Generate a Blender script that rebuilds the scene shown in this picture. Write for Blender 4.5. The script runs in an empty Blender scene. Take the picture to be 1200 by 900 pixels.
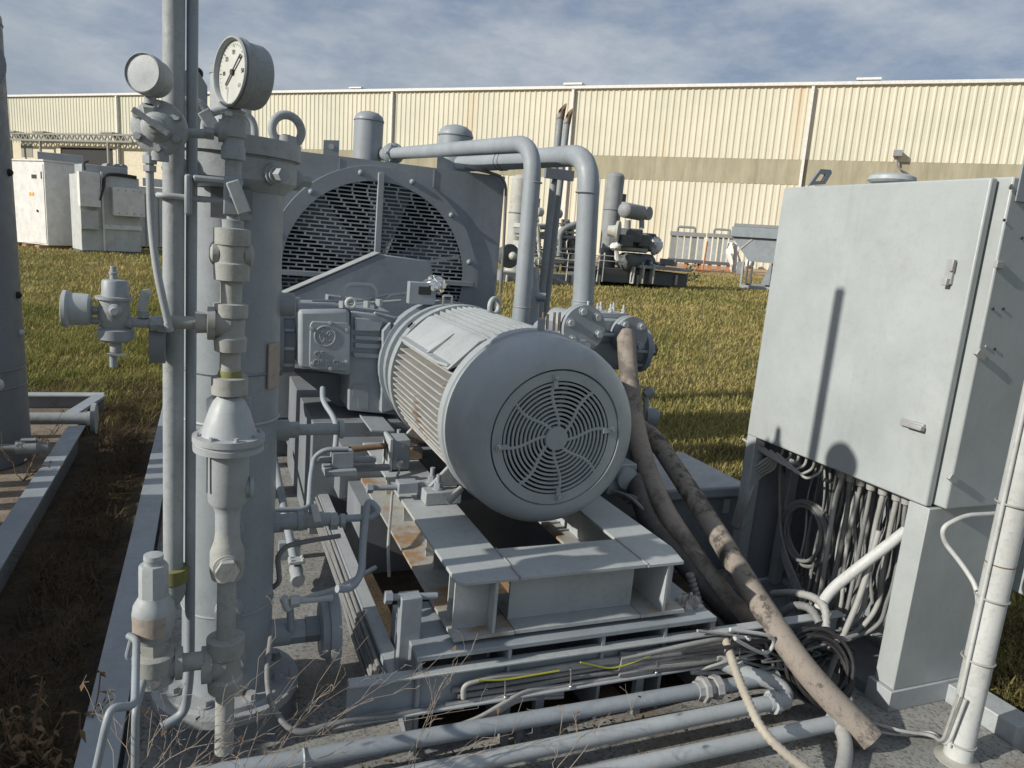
import bpy, math, random
import numpy as np
from mathutils import Vector as V, Matrix
random.seed(7)
rad = math.radians
C = bpy.context.scene.collection
SC = bpy.context.scene

# ------------------------------------------------------------------ camera
F, YAW, PIT, ROL, H = 868.8, .39672, .18780, -.08772, 1.65
fw = V((math.sin(YAW)*math.cos(PIT), math.cos(YAW)*math.cos(PIT), -math.sin(PIT)))
r0 = V((math.cos(YAW), -math.sin(YAW), 0)); d0 = fw.cross(r0)
RT = math.cos(ROL)*r0 + math.sin(ROL)*d0
DN = -math.sin(ROL)*r0 + math.cos(ROL)*d0
EYE = V((0, 0, H))
cam = bpy.data.cameras.new('camera'); co = bpy.data.objects.new('camera', cam); C.objects.link(co)
m = Matrix.Identity(4)
for i in range(3):
    m[i][0] = RT[i]; m[i][1] = -DN[i]; m[i][2] = -fw[i]; m[i][3] = EYE[i]
co.matrix_world = m
cam.sensor_width = 36; cam.lens = F/1200*36; cam.clip_start = .05; cam.clip_end = 2000
SC.camera = co

# surveyed points: a direction measured in the photograph and one known coordinate
def ray(x, y): return RT*((x-600)/F) + DN*((y-450)/F) + fw
def at(x, y, Y=None, Z=None, X=None):
    v = ray(x, y)
    if Y is not None: t = Y/v.y
    elif X is not None: t = X/v.x
    else: t = (Z-H)/v.z
    return EYE + v*t
def depth(p): return (V(p)-EYE).dot(fw)
GN = ray(20, 236).cross(ray(820, 290)).normalized()
if GN.z < 0: GN = -GN
GA, GB = -GN.x/GN.z, -GN.y/GN.z
G0 = -.06
def gz(x, y): return GA*x + GB*y + G0
def onground(x, y):
    v = ray(x, y); return EYE + v*(-(EYE-V((0, 0, G0))).dot(GN)/v.dot(GN))

# ------------------------------------------------------------------ mesh builder
def frame(d):
    d = V(d).normalized(); a = V((0, 0, 1)) if abs(d.z) < .9 else V((1, 0, 0))
    u = d.cross(a).normalized(); return u, d.cross(u).normalized(), d
class MB:
    def __init__(s): s.v = []; s.f = []
    def add(s, vs, fs):
        o = len(s.v); s.v += [tuple(p) for p in vs]; s.f += [tuple(i+o for i in f) for f in fs]; return s
    def box(s, x0, x1, y0, y1, z0, z1):
        vs = [(x, y, z) for z in (z0, z1) for y in (y0, y1) for x in (x0, x1)]
        return s.add(vs, [(0, 2, 3, 1), (4, 5, 7, 6), (0, 1, 5, 4), (2, 6, 7, 3), (0, 4, 6, 2), (1, 3, 7, 5)])
    def obox(s, c, u, v, w):     # centre and three half axes
        c, u, v, w = V(c), V(u), V(v), V(w)
        vs = [c+u*a+v*b+w*e for e in (-1, 1) for b in (-1, 1) for a in (-1, 1)]
        fs = [(0, 2, 3, 1), (4, 5, 7, 6), (0, 1, 5, 4), (2, 6, 7, 3), (0, 4, 6, 2), (1, 3, 7, 5)]
        if u.cross(v).dot(w) < 0: fs = [f[::-1] for f in fs]
        return s.add(vs, fs)
    def bar(s, p, q, w, t, up=(0, 0, 1)):   # flat bar from p to q
        p, q = V(p), V(q); d = (q-p); u = d.cross(V(up)).normalized(); n = u.cross(d).normalized()
        return s.obox((p+q)/2, d/2, u*(w/2), n*(t/2))
    def lathe(s, o, d, prof, n=24, caps=True):
        o = V(o); u, w, d = frame(d); vs = []; fs = []
        for t, r in prof:
            for k in range(n):
                a = 2*math.pi*k/n; vs.append(o+d*t+(u*math.cos(a)+w*math.sin(a))*max(r, 1e-5))
        for i in range(len(prof)-1):
            for k in range(n):
                a, b = i*n+k, i*n+(k+1) % n; fs.append((a, b, b+n, a+n))
        if caps:
            fs.append(tuple(range(n))[::-1]); fs.append(tuple((len(prof)-1)*n+k for k in range(n)))
        return s.add(vs, fs)
    def cyl(s, p, q, r, r2=None, n=20):
        p, q = V(p), V(q); L = (q-p).length
        return s.lathe(p, q-p, [(0, r), (L, r if r2 is None else r2)], n)
    def hexa(s, p, d, r, h): p = V(p); return s.cyl(p, p+V(d).normalized()*h, r, n=6)
    def bolt(s, p, d, r, h=None):
        h = h or r*1.1; s.cyl(p, V(p)+V(d).normalized()*h*.25, r*1.35, n=16); s.hexa(V(p)+V(d).normalized()*h*.2, d, r, h); return s
    def path(s, pts, fil=0, seg=6):
        pts = [V(p) for p in pts]
        if not fil: return pts
        out = [pts[0]]
        for i in range(1, len(pts)-1):
            a, b, c = pts[i-1], pts[i], pts[i+1]; u, w = (a-b), (c-b)
            k = min(fil, u.length*.48, w.length*.48)
            A, B = b+u.normalized()*k, b+w.normalized()*k
            for j in range(seg+1):
                t = j/seg; out.append(A*(1-t)**2+b*2*t*(1-t)+B*t*t)
        out.append(pts[-1]); return out
    def tube(s, pts, r, n=10, fil=0, seg=6, rfun=None, caps=True):
        pts = s.path(pts, fil, seg); m = len(pts); vs = []; fs = []
        u = None
        for i, p in enumerate(pts):
            d = (pts[min(i+1, m-1)]-pts[max(i-1, 0)])
            if d.length < 1e-9: d = V((0, 0, 1))
            d.normalize()
            if u is None: u = frame(d)[0]
            u = (u-d*u.dot(d)); 
            if u.length < 1e-6: u = frame(d)[0]
            u.normalize(); w = d.cross(u); rr = rfun(i/(m-1)) if rfun else r
            for k in range(n):
                a = 2*math.pi*k/n; vs.append(p+(u*math.cos(a)+w*math.sin(a))*rr)
        for i in range(m-1):
            for k in range(n):
                a, b = i*n+k, i*n+(k+1) % n; fs.append((a, b, b+n, a+n))
        if caps: fs.append(tuple(range(n))[::-1]); fs.append(tuple((m-1)*n+k for k in range(n)))
        return s.add(vs, fs)
    def spl(s, pts, r, n=10, sub=10, rfun=None, caps=True):   # smooth tube through points
        P = [V(p) for p in pts]; P = [P[0]*2-P[1]]+P+[P[-1]*2-P[-2]]; out = []
        for i in range(1, len(P)-2):
            for j in range(sub):
                t = j/sub; a, b, c, d = P[i-1], P[i], P[i+1], P[i+2]
                out.append(.5*((2*b)+(c-a)*t+(2*a-5*b+4*c-d)*t*t+(3*b-a-3*c+d)*t**3))
        out.append(P[-2]); s.tube(out, r, n, rfun=rfun, caps=caps); return out
    def torus(s, c, nrm, R, r, n=28, mm=10, a0=0, a1=2*math.pi, u=None):
        c = V(c); fu, fv, d = frame(nrm)
        full = a1-a0 > 6.28; k = n if full else n+1
        pts = [c+(fu*math.cos(a0+(a1-a0)*i/n)+fv*math.sin(a0+(a1-a0)*i/n))*R for i in range(k)]
        if not full: return s.tube(pts, r, mm)
        vs = []; fs = []
        for i in range(n):
            a = 2*math.pi*i/n; e = fu*math.cos(a)+fv*math.sin(a)
            for j in range(mm):
                b = 2*math.pi*j/mm; vs.append(c+e*(R+r*math.cos(b))+d*r*math.sin(b))
        for i in range(n):
            for j in range(mm):
                i2, j2 = (i+1) % n, (j+1) % mm; fs.append((i*mm+j, i2*mm+j, i2*mm+j2, i*mm+j2))
        return s.add(vs, fs)
    def sphere(s, c, r, n=18, sc=(1, 1, 1)):
        p = []; m = n//2
        o = len(s.v); s.lathe(c, (0, 0, 1), [(-r*math.cos(math.pi*i/m), r*math.sin(math.pi*i/m)) for i in range(m+1)], n, caps=False)
        c = V(c)
        for i in range(o, len(s.v)):
            q = V(s.v[i])-c; s.v[i] = (c.x+q.x*sc[0], c.y+q.y*sc[1], c.z+q.z*sc[2])
        return s
    def prism(s, poly, vec):
        n = len(poly); vec = V(vec); poly = [V(p) for p in poly]
        nr = V((0, 0, 0))
        for i in range(n): nr += poly[i].cross(poly[(i+1) % n])
        if nr.dot(vec) > 0: pass
        else: poly = poly[::-1]
        vs = poly+[p+vec for p in poly]
        fs = [tuple(range(n))[::-1], tuple(range(n, 2*n))]+[(i, (i+1) % n, (i+1) % n+n, i+n) for i in range(n)]
        return s.add(vs, fs)
    def build(s, name, mat, parent=None, bev=0, local=False, kind=None, ang=38):
        me = bpy.data.meshes.new(name)
        off = V((0, 0, 0)) if (local or parent is None) else V(parent['_o'])
        me.from_pydata([tuple(V(p)-off) for p in s.v], [], s.f)
        me.polygons.foreach_set('use_smooth', [True]*len(me.polygons))
        me.set_sharp_from_angle(angle=rad(ang)); me.update()
        me.materials.append(M[mat] if isinstance(mat, str) else mat)
        o = bpy.data.objects.new(name, me); C.objects.link(o)
        if parent is not None:
            o.parent = parent; o['_o'] = [off.x, off.y, off.z]
        else: o['_o'] = [0., 0., 0.]
        if bev:
            b = o.modifiers.new('bevel', 'BEVEL'); b.width = bev; b.segments = 2; b.limit_method = 'ANGLE'; b.angle_limit = rad(50)
        if kind: o['kind'] = kind
        return o
def tag(o, label, cat, group=None, kind=None):
    o['label'] = label; o['category'] = cat
    if group: o['group'] = group
    if kind: o['kind'] = kind
    return o
def thing(name, label, cat, loc, group=None, rot=None):
    o = bpy.data.objects.new(name, None); C.objects.link(o); o.empty_display_size = .05
    if rot is None: o.location = loc
    else: o.matrix_world = Matrix.Translation(V(loc)) @ rot.to_4x4()
    o['_o'] = [float(loc[0]), float(loc[1]), float(loc[2])]
    return tag(o, label, cat, group)
def single(mb, name, label, cat, mat, base, group=None, **k):   # a thing that is one mesh, origin at its base
    b = V(base); mb.v = [tuple(V(p)-b) for p in mb.v]
    o = mb.build(name, mat, None, **k); o.location = b
    return tag(o, label, cat, group)
def TILT(rz=0): 
    up = GN; x = V((math.cos(rz), math.sin(rz), 0)); x = (x-up*x.dot(up)).normalized(); y = up.cross(x)
    return Matrix((x, y, up)).transposed()
def text(s, size, mat, parent, org, xdir, ydir, ext=.001, name='lettering'):
    cu = bpy.data.curves.new('t', 'FONT'); cu.body = s; cu.size = size; cu.align_x = 'CENTER'; cu.align_y = 'CENTER'; cu.extrude = ext
    ob = bpy.data.objects.new('t', cu); me = bpy.data.meshes.new_from_object(ob)
    bpy.data.objects.remove(ob); bpy.data.curves.remove(cu)
    xd, yd = V(xdir).normalized(), V(ydir).normalized(); zd = xd.cross(yd)
    off = V(parent['_o']); org = V(org)
    for v in me.vertices: v.co = org-off+xd*v.co.x+yd*v.co.y+zd*v.co.z
    me.materials.append(M[mat]); o = bpy.data.objects.new(name, me); C.objects.link(o); o.parent = parent; o['_o'] = list(off)
    return o

# ------------------------------------------------------------------ materials
M = {}
def nodes(name):
    m = bpy.data.materials.new(name); m.use_nodes = True; M[name] = m
    nt = m.node_tree; return m, nt, nt.nodes['Principled BSDF']
def N(nt, t, **k):
    n = nt.nodes.new(t)
    for a, b in k.items():
        if a in n.inputs.keys() if isinstance(a, str) else False: n.inputs[a].default_value = b
        else: setattr(n, a, b)
    return n
def noise(nt, scale, detail=4, rough=.55, vec=None, stretch=None):
    n = nt.nodes.new('ShaderNodeTexNoise'); n.inputs['Scale'].default_value = scale; n.inputs['Detail'].default_value = detail; n.inputs['Roughness'].default_value = rough
    g = nt.nodes.new('ShaderNodeNewGeometry') if vec is None else None
    src = g.outputs['Position'] if g else vec
    if stretch:
        mp = nt.nodes.new('ShaderNodeMapping'); mp.inputs['Scale'].default_value = stretch; nt.links.new(src, mp.inputs['Vector']); src = mp.outputs['Vector']
    nt.links.new(src, n.inputs['Vector']); return n.outputs['Fac']
def ramp(nt, src, a, b, ca=(0, 0, 0, 1), cb=(1, 1, 1, 1)):
    r = nt.nodes.new('ShaderNodeValToRGB'); r.color_ramp.elements[0].position = a; r.color_ramp.elements[1].position = b
    r.color_ramp.elements[0].color = ca; r.color_ramp.elements[1].color = cb
    nt.links.new(src, r.inputs['Fac']); return r.outputs['Color']
def mix(nt, f, a, b):
    n = nt.nodes.new('ShaderNodeMix'); n.data_type = 'RGBA'
    for sock, val in ((n.inputs[0], f), (n.inputs[6], a), (n.inputs[7], b)):
        if hasattr(val, 'links'): nt.links.new(val, sock)
        elif isinstance(val, (int, float)): sock.default_value = val
        else: sock.default_value = (*val[:3], 1)
    return n.outputs[2]
def math_(nt, op, a, b):
    n = nt.nodes.new('ShaderNodeMath'); n.operation = op
    for i, val in enumerate((a, b)):
        if hasattr(val, 'links'): nt.links.new(val, n.inputs[i])
        else: n.inputs[i].default_value = val
    return n.outputs[0]
def bump(nt, b, src, strength, dist):
    n = nt.nodes.new('ShaderNodeBump'); n.inputs['Strength'].default_value = strength; n.inputs['Distance'].default_value = dist
    nt.links.new(src, n.inputs['Height']); nt.links.new(n.outputs[0], b.inputs['Normal'])
def paint(name, col, rough=.5, dirt=.35, rust=0., dirtcol=(.13, .12, .10), speck=.5, metal=0., streak=.25, bumpd=.0012, rustcol=(.17, .095, .05), grime=.22, grimescale=5., gth=(.54, .66)):
    m, nt, b = nodes(name)
    big = noise(nt, 3.1, 5); c = mix(nt, ramp(nt, big, .3, .75), [x*.88 for x in col], [min(1, x*1.1) for x in col])
    fine = noise(nt, 38, 6, .7)
    c = mix(nt, math_(nt, 'MULTIPLY', ramp(nt, fine, .52, .72), dirt), c, dirtcol)
    st = noise(nt, 9, 4, .6, stretch=(1, 1, .09))
    c = mix(nt, math_(nt, 'MULTIPLY', ramp(nt, st, .55, .78), streak), c, [x*.55 for x in col])
    sp = noise(nt, 210, 2, .5)
    c = mix(nt, math_(nt, 'MULTIPLY', ramp(nt, sp, .64, .7), speck*.5), c, dirtcol)
    gm = noise(nt, grimescale, 7, .72)
    c = mix(nt, math_(nt, 'MULTIPLY', ramp(nt, gm, *gth), grime), c, dirtcol)
    if rust:
        rn = noise(nt, 5.5, 8, .68); c = mix(nt, math_(nt, 'MULTIPLY', ramp(nt, rn, .66-rust*.3, .74-rust*.25), .85), c, rustcol)
    nt.links.new(c, b.inputs['Base Color'])
    rr = ramp(nt, noise(nt, 17, 5), .3, .7, (rough-.1,)*3+(1,), (min(1, rough+.16),)*3+(1,)); nt.links.new(rr, b.inputs['Roughness'])
    b.inputs['Metallic'].default_value = metal
    bump(nt, b, math_(nt, 'ADD', math_(nt, 'MULTIPLY', noise(nt, 30, 4), 1.), math_(nt, 'MULTIPLY', noise(nt, 160, 3), .25)), .5, bumpd)
    return m
paint('paint', (.275, .31, .34), .47, .22, 0)
paint('paint_pale', (.36, .39, .405), .5, .25, 0)
paint('paint_door', (.36, .395, .40), .42, .10, 0, speck=.45, streak=.28, bumpd=.0009, grime=.10, grimescale=3.)
paint('paint_cast', (.30, .325, .34), .6, .42, 0, speck=.9, bumpd=.003)
paint('paint_chalk', (.33, .34, .325), .7, .6, 0, speck=1, dirtcol=(.2, .19, .14), bumpd=.003)
paint('paint_motor', (.33, .365, .385), .42, .10, 0, speck=.3, streak=.15, bumpd=.0008)
paint('paint_fin', (.36, .37, .36), .55, .45, .25, dirtcol=(.24, .19, .12))
paint('paint_beam', (.37, .40, .41), .5, .25, .0, speck=.6)
paint('paint_rusty', (.36, .37, .36), .6, .45, .55, rustcol=(.30, .17, .07))
paint('paint_dark', (.19, .212, .235), .55, .3, .15)  # also puts shade into the colour of pedestal, rear support and skirt
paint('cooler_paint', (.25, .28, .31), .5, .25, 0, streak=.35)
paint('galv', (.40, .41, .41), .45, .3, .1, metal=.3)
paint('rust', (.17, .115, .075), .85, .6, .6)
paint('white_paint', (.70, .70, .68), .5, .12, 0, streak=.2)
paint('white_dirty', (.50, .52, .515), .5, .3, 0, streak=.3)
paint('hose', (.27, .235, .20), .75, .35, 0, dirtcol=(.06, .055, .05), streak=.0, grime=.75, grimescale=4., gth=(.5, .62))
paint('hose_dirty', (.25, .22, .19), .8, .6, 0, dirtcol=(.04, .036, .033), speck=1, grime=.85, grimescale=9., gth=(.52, .60))
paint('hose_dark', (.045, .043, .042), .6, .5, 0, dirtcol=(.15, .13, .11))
paint('cable_grey', (.19, .195, .195), .6, .5, 0, dirtcol=(.08, .075, .07))
paint('cable_pale', (.33, .335, .325), .55, .4, 0)
paint('cable_black', (.025, .024, .026), .5, .3, 0, dirtcol=(.1, .09, .085))
paint('conduit_tan', (.40, .37, .31), .65, .4, 0, dirtcol=(.25, .2, .14))
paint('yellow_wire', (.36, .36, .06), .5, .3, 0)
paint('bg_grey', (.25, .27, .28), .6, .4, .12)
paint('bg_dark', (.09, .10, .105), .6, .4, .1)
paint('bg_pale', (.44, .45, .42), .6, .3, .3, rustcol=(.4, .24, .1))
paint('concrete', (.30, .30, .275), .85, .5, 0, streak=.5, dirtcol=(.17, .16, .13), speck=.2)
paint('dirt_strip', (.42, .27, .17), .95, .4, 0)
paint('wood', (.32, .2, .11), .8, .4, 0)
paint('straw_stem', (.29, .245, .20), .8, .4, 0, dirtcol=(.2, .13, .09))
paint('dry_leaf', (.15, .095, .05), .8, .4, 0, dirtcol=(.09, .05, .03))
paint('rag', (.42, .40, .37), .9, .8, 0, bumpd=.006)
paint('moss', (.20, .20, .07), .9, .6, 0)
paint('plate_tan', (.36, .31, .26), .7, .5, 0, bumpd=.004)
paint('block_wall', (.66, .60, .46), .8, .1, 0, streak=.2)
paint('orange_label', (.75, .35, .03), .5, .2, 0)
paint('rust_red', (.45, .2, .1), .8, .3, 0)
def plain(name, col, rough=.5, metal=0):
    m, nt, b = nodes(name)
    n = noise(nt, 25, 4); c = mix(nt, n, [x*.8 for x in col], [min(1, x*1.15) for x in col]); nt.links.new(c, b.inputs['Base Color'])
    b.inputs['Roughness'].default_value = rough; b.inputs['Metallic'].default_value = metal
plain('black', (.012, .012, .013), .7)
plain('ink', (.03, .03, .03), .6)
plain('dial', (.52, .53, .50), .5)
plain('foil', (.8, .8, .8), .22, 1.)
plain('steel', (.5, .5, .5), .35, .9)
plain('green_leaf', (.03, .06, .02), .7)
# corrugated cladding
m, nt, b = nodes('cladding')
tc = nt.nodes.new('ShaderNodeTexCoord'); ov = tc.outputs['Object']
c = mix(nt, ramp(nt, noise(nt, .16, 7, .65, ov), .35, .65), (.53, .525, .42), (.635, .60, .485))
c = mix(nt, math_(nt, 'MULTIPLY', ramp(nt, noise(nt, .32, 5, .65, ov, (1, 1, .04)), .60, .74), .6), c, (.55, .36, .16))
c = mix(nt, math_(nt, 'MULTIPLY', ramp(nt, noise(nt, 2.2, 4, .6, ov, (1, 1, .03)), .5, .8), .35), c, (.47, .43, .34))
nt.links.new(c, b.inputs['Base Color']); b.inputs['Roughness'].default_value = .55
m, nt, b = nodes('concrete_band')
tc = nt.nodes.new('ShaderNodeTexCoord'); ov = tc.outputs['Object']
c = mix(nt, ramp(nt, noise(nt, 1.1, 6, .65, ov, (1, 1, .25)), .3, .7), (.27, .25, .175), (.40, .375, .275))
c = mix(nt, math_(nt, 'MULTIPLY', ramp(nt, noise(nt, .9, 5, .7, ov, (1, 1, .04)), .5, .75), .5), c, (.16, .145, .10))
nt.links.new(c, b.inputs['Base Color']); b.inputs['Roughness'].default_value = .9
# deck: grey painted steel under grit
m, nt, b = nodes('deck')
c = mix(nt, ramp(nt, noise(nt, 4, 6, .6), .35, .7), (.20, .205, .20), (.33, .33, .315))
c = mix(nt, ramp(nt, noise(nt, 75, 5, .75), .5, .62), c, (.10, .095, .085))
c = mix(nt, math_(nt, 'MULTIPLY', ramp(nt, noise(nt, 2.3, 6, .65), .5, .68), .8), c, (.15, .12, .085))
nt.links.new(c, b.inputs['Base Color']); b.inputs['Roughness'].default_value = .9
bump(nt, b, noise(nt, 90, 6, .7), .7, .004)
# rough timber / dirty deck of the neighbouring skid
m, nt, b = nodes('dirty_deck')
c = mix(nt, ramp(nt, noise(nt, 2.2, 6, .65), .35, .65), (.15, .115, .08), (.34, .29, .23))
c = mix(nt, ramp(nt, noise(nt, 60, 5, .7), .52, .66), c, (.07, .055, .045))
nt.links.new(c, b.inputs['Base Color']); b.inputs['Roughness'].default_value = .95
bump(nt, b, noise(nt, 60, 6, .7), .8, .006)
# soil and turf
m, nt, b = nodes('turf_soil')
c = mix(nt, ramp(nt, noise(nt, .45, 6, .6), .35, .65), (.16, .14, .065), (.24, .20, .10))
c = mix(nt, ramp(nt, noise(nt, 30, 6, .75), .45, .7), c, (.06, .055, .02))
c = mix(nt, ramp(nt, noise(nt, .22, 5, .6), .5, .62), c, (.10, .115, .035))
nt.links.new(c, b.inputs['Base Color']); b.inputs['Roughness'].default_value = 1
b.inputs['Specular IOR Level'].default_value = .1
bump(nt, b, noise(nt, 40, 6, .8), 1, .03)
def grassmat(name, cols):
    m, nt, b = nodes(name)
    g = nt.nodes.new('ShaderNodeNewGeometry'); r = nt.nodes.new('ShaderNodeValToRGB'); e = r.color_ramp.elements
    for i in range(len(cols)-2): e.new(.5)
    for i, cc in enumerate(cols): e[i].position = i/(len(cols)-1); e[i].color = (*cc, 1)
    big = math_(nt, 'ADD', math_(nt, 'MULTIPLY', noise(nt, .55, 5, .6), .5), math_(nt, 'MULTIPLY', noise(nt, .16, 4, .6), .5))
    v = math_(nt, 'ADD', math_(nt, 'MULTIPLY', g.outputs['Random Per Island'], .42), math_(nt, 'MULTIPLY', ramp(nt, big, .38, .62), .58))
    nt.links.new(v, r.inputs['Fac']); nt.links.new(r.outputs['Color'], b.inputs['Base Color']); b.inputs['Roughness'].default_value = .8
    b.inputs['Specular IOR Level'].default_value = .15
    tr = nt.nodes.new('ShaderNodeBsdfTranslucent'); nt.links.new(r.outputs['Color'], tr.inputs['Color'])
    ms = nt.nodes.new('ShaderNodeMixShader'); ms.inputs[0].default_value = .3
    nt.links.new(b.outputs[0], ms.inputs[1]); nt.links.new(tr.outputs[0], ms.inputs[2]); nt.links.new(ms.outputs[0], nt.nodes['Material Output'].inputs['Surface'])
grassmat('grass_blade', [(.16, .175, .05), (.27, .25, .085), (.42, .35, .14), (.45, .34, .16)])
grassmat('hay', [(.045, .034, .021), (.09, .066, .038), (.15, .112, .065), (.32, .25, .15)])
grassmat('grass_green', [(.10, .145, .035), (.17, .19, .055), (.27, .245, .085), (.30, .23, .11)])

# ------------------------------------------------------------------ light and sky
SAZ, SEL = rad(5.0), rad(25.3)          # sun to the left, a touch towards the viewer
sd = V((-math.cos(SEL)*math.cos(SAZ), -math.cos(SEL)*math.sin(SAZ), math.sin(SEL)))
su = bpy.data.lights.new('sun', 'SUN'); su.energy = 4.9; su.angle = rad(.6); su.color = (1, .94, .84)
so = bpy.data.objects.new('sun', su); C.objects.link(so); so.rotation_euler = sd.to_track_quat('Z', 'Y').to_euler(); so.location = (0, 0, 30)
w = bpy.data.worlds.new('World'); SC.world = w; w.use_nodes = True; nt = w.node_tree
bg = nt.nodes['Background']; bg.inputs['Strength'].default_value = .103
sky = nt.nodes.new('ShaderNodeTexSky'); sky.sky_type = 'NISHITA'; sky.sun_disc = False; sky.sun_elevation = SEL
sky.sun_rotation = math.atan2(sd.x, sd.y); sky.air_density = 1.; sky.dust_density = 1.5; sky.ozone_density = 1.2
tc = nt.nodes.new('ShaderNodeTexCoord')
mp = nt.nodes.new('ShaderNodeMapping'); mp.inputs['Scale'].default_value = (1, 1, 2.6); nt.links.new(tc.outputs['Generated'], mp.inputs['Vector'])
n1 = noise(nt, 3.6, 9, .64, mp.outputs['Vector']); n2 = noise(nt, 9, 6, .6, mp.outputs['Vector'])
f = math_(nt, 'ADD', math_(nt, 'MULTIPLY', n1, .7), math_(nt, 'MULTIPLY', n2, .3))
c = mix(nt, ramp(nt, f, .41, .60), (2.5, 3.1, 4.15), (5.2, 5.5, 5.9))
c = mix(nt, ramp(nt, noise(nt, 2.1, 6, .55, mp.outputs['Vector']), .5, .72), c, (3.0, 3.45, 4.1))
c = mix(nt, .80, sky.outputs[0], c)
nt.links.new(c, bg.inputs['Color'])
SC.view_settings.view_transform = 'Standard'; SC.view_settings.look = 'None'; SC.view_settings.exposure = 0; SC.view_settings.gamma = 1
# ================================================================== SETTING
def sheet(name, pts, mat, dz=0, kind='structure'):
    mb = MB(); mb.add([(p[0], p[1], gz(p[0], p[1])+dz) for p in pts], [tuple(range(len(pts)))])
    return mb.build(name, mat, None, kind=kind)
sheet('ground', [(-400, -60), (500, -60), (500, 500), (-400, 500)], 'turf_soil')
# worn orange dirt yard in front of the hall
mb = MB(); n = 40; top = []; bot = []
for i in range(n+1):
    t = i/n; xa = 540+t*640; hz = 236+.0675*(xa-20); p = onground(xa, hz+34+2.5*math.sin(t*9)); q = onground(xa, hz+11)
    bot.append((p.x, p.y, gz(p.x, p.y)+.012)); top.append((q.x, q.y, gz(q.x, q.y)+.012))
vs = bot+top; mb.add(vs, [(i, i+1, n+2+i, n+1+i) for i in range(n)]); mb.build('dirt_yard', 'dirt_strip', None, kind='structure')

# ------------------------------------------------------------------ factory hall
wv = ray(-1477, 135); WD = (wv-GN*wv.dot(GN)).normalized()        # along the wall, away to the left
WB = onground(850, 312.5); WN = WD.cross(GN).normalized()
if WN.dot(EYE-WB) < 0: WN = -WN
def wall(x, y):      # point of the wall plane seen at a pixel -> (along, height)
    v = ray(x, y); t = (WB-EYE).dot(WN)/v.dot(WN); p = EYE+v*t-WB; return p.dot(WD), p.dot(GN)
Rw = Matrix((-WD, -WN, GN)).transposed()      # local x to the right, local y into the hall
hall = thing('factory_hall', 'long cream metal clad factory hall with a grey concrete band across the field', 'building', WB, rot=Rw)
HT = wall(850, 99.2)[1]; B1 = wall(800, 184.3)[1]; B0 = wall(800, 212.3)[1]
A0 = -wall(17, 200)[0]-4; A1 = -wall(1200, 200)[0]+45; AL = -wall(330, 200)[0]
print('hall', HT, B0, B1, A0, A1, AL)
def corrug(x0, x1, z0, z1, pitch=.62, dep=.07, y=0):
    mb = MB(); xs = []; x = x0
    while x < x1:
        for dx, yy in ((0, 0), (.30, 0), (.40, -dep), (.52, -dep)): xs.append((x+dx*pitch/.62, yy))
        x += pitch
    k = len(xs); mb.add([(a, y+b, z0) for a, b in xs]+[(a, y+b, z1) for a, b in xs], [(i, i+1, k+i+1, k+i) for i in range(k-1)])
    return mb
corrug(A0, A1, B1+.01, HT-.12).build('wall_cladding', 'cladding', hall, local=True, ang=20)
corrug(AL, A1, 0, B0-.01).build('wall_cladding', 'cladding', hall, local=True, ang=20)
MB().box(AL, A1, -.05, .3, B0, B1).build('concrete_band', 'concrete_band', hall, local=True)
mb = MB(); mb.box(A0, AL, -.05, .3, 0, B0-.4); mb.build('block_wall', 'block_wall', hall, local=True)
MB().box(A0, AL, -.06, .3, B0-.39, B1).build('concrete_band', 'block_wall', hall, local=True)
MB().box(A0-.3, A1, -.35, .1, HT-.22, HT+.06).build('eave_trim', 'white_paint', hall, local=True)
mb = MB(); mb.add([(A0, 0, HT+.1), (A1, 0, HT+.1), (A1, 60, HT+2.2), (A0, 60, HT+2.2), (A0, 60, 0), (A1, 60, 0), (A0, .4, 0), (A1, .4, 0)],
    [(0, 1, 2, 3), (3, 2, 5, 4), (0, 3, 4, 6), (1, 7, 5, 2)]); mb.build('roof', 'galv', hall, local=True)
for px in (138.5, 461, 672, 951):
    a = -wall(px, 120)[0]
    MB().box(a-.13, a+.13, -.42, -.13, B0-4 if px < 500 else .1, HT-.3).build('downpipe', 'white_paint', hall, local=True)
a0, a1 = -wall(73, 180)[0], -wall(134, 180)[0]; zt = wall(100, 171)[1]
MB().box(a0, a1, -.12, -.055, .2, zt-.3).build('door_opening', 'black', hall, local=True)
mb = MB(); mb.box(a0-.5, a1+.5, -.3, -.06, zt-.29, zt+.25); mb.box(a0-.9, a0-.02, -.25, -.06, .1, zt-.3); mb.box(a1+.02, a1+.6, -.25, -.06, .1, zt-.3)
mb.build('door_frame', 'block_wall', hall, local=True)
a0, a1 = -wall(26, 180)[0], -wall(39, 180)[0]
MB().box(a0, a1, -.12, -.055, wall(30, 184)[1], wall(30, 168)[1]).build('window', 'concrete', hall, local=True)
# lattice crane truss along the left part
t0, t1 = -wall(19, 165)[0], -wall(166, 165)[0]; z0, z1 = wall(90, 166.5)[1], wall(90, 159)[1]
mb = MB(); mb.box(t0, t1, -1.6, -1.3, z1-.12, z1+.12); mb.box(t0, t1, -1.6, -1.3, z0-.12, z0+.12)
k = int((t1-t0)/1.1)
for i in range(k):
    x = t0+(t1-t0)*i/k; x2 = t0+(t1-t0)*(i+1)/k; xm = (x+x2)/2
    mb.bar((x, -1.45, z0), (xm, -1.45, z1), .16, .16, (0, 1, 0)); mb.bar((xm, -1.45, z1), (x2, -1.45, z0), .16, .16, (0, 1, 0))
mb.build('lattice_truss', 'concrete', hall, local=True)
for px in (24, 58, 137):
    a = -wall(px, 165)[0]; mb = MB(); mb.box(a-.12, a+.12, -1.58, -1.32, .1, z0-.13); mb.box(a-1.2, a+1.2, -1.7, -.05, z1+.13, z1+.35)
    mb.build('truss_column', 'concrete', hall, local=True)
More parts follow.
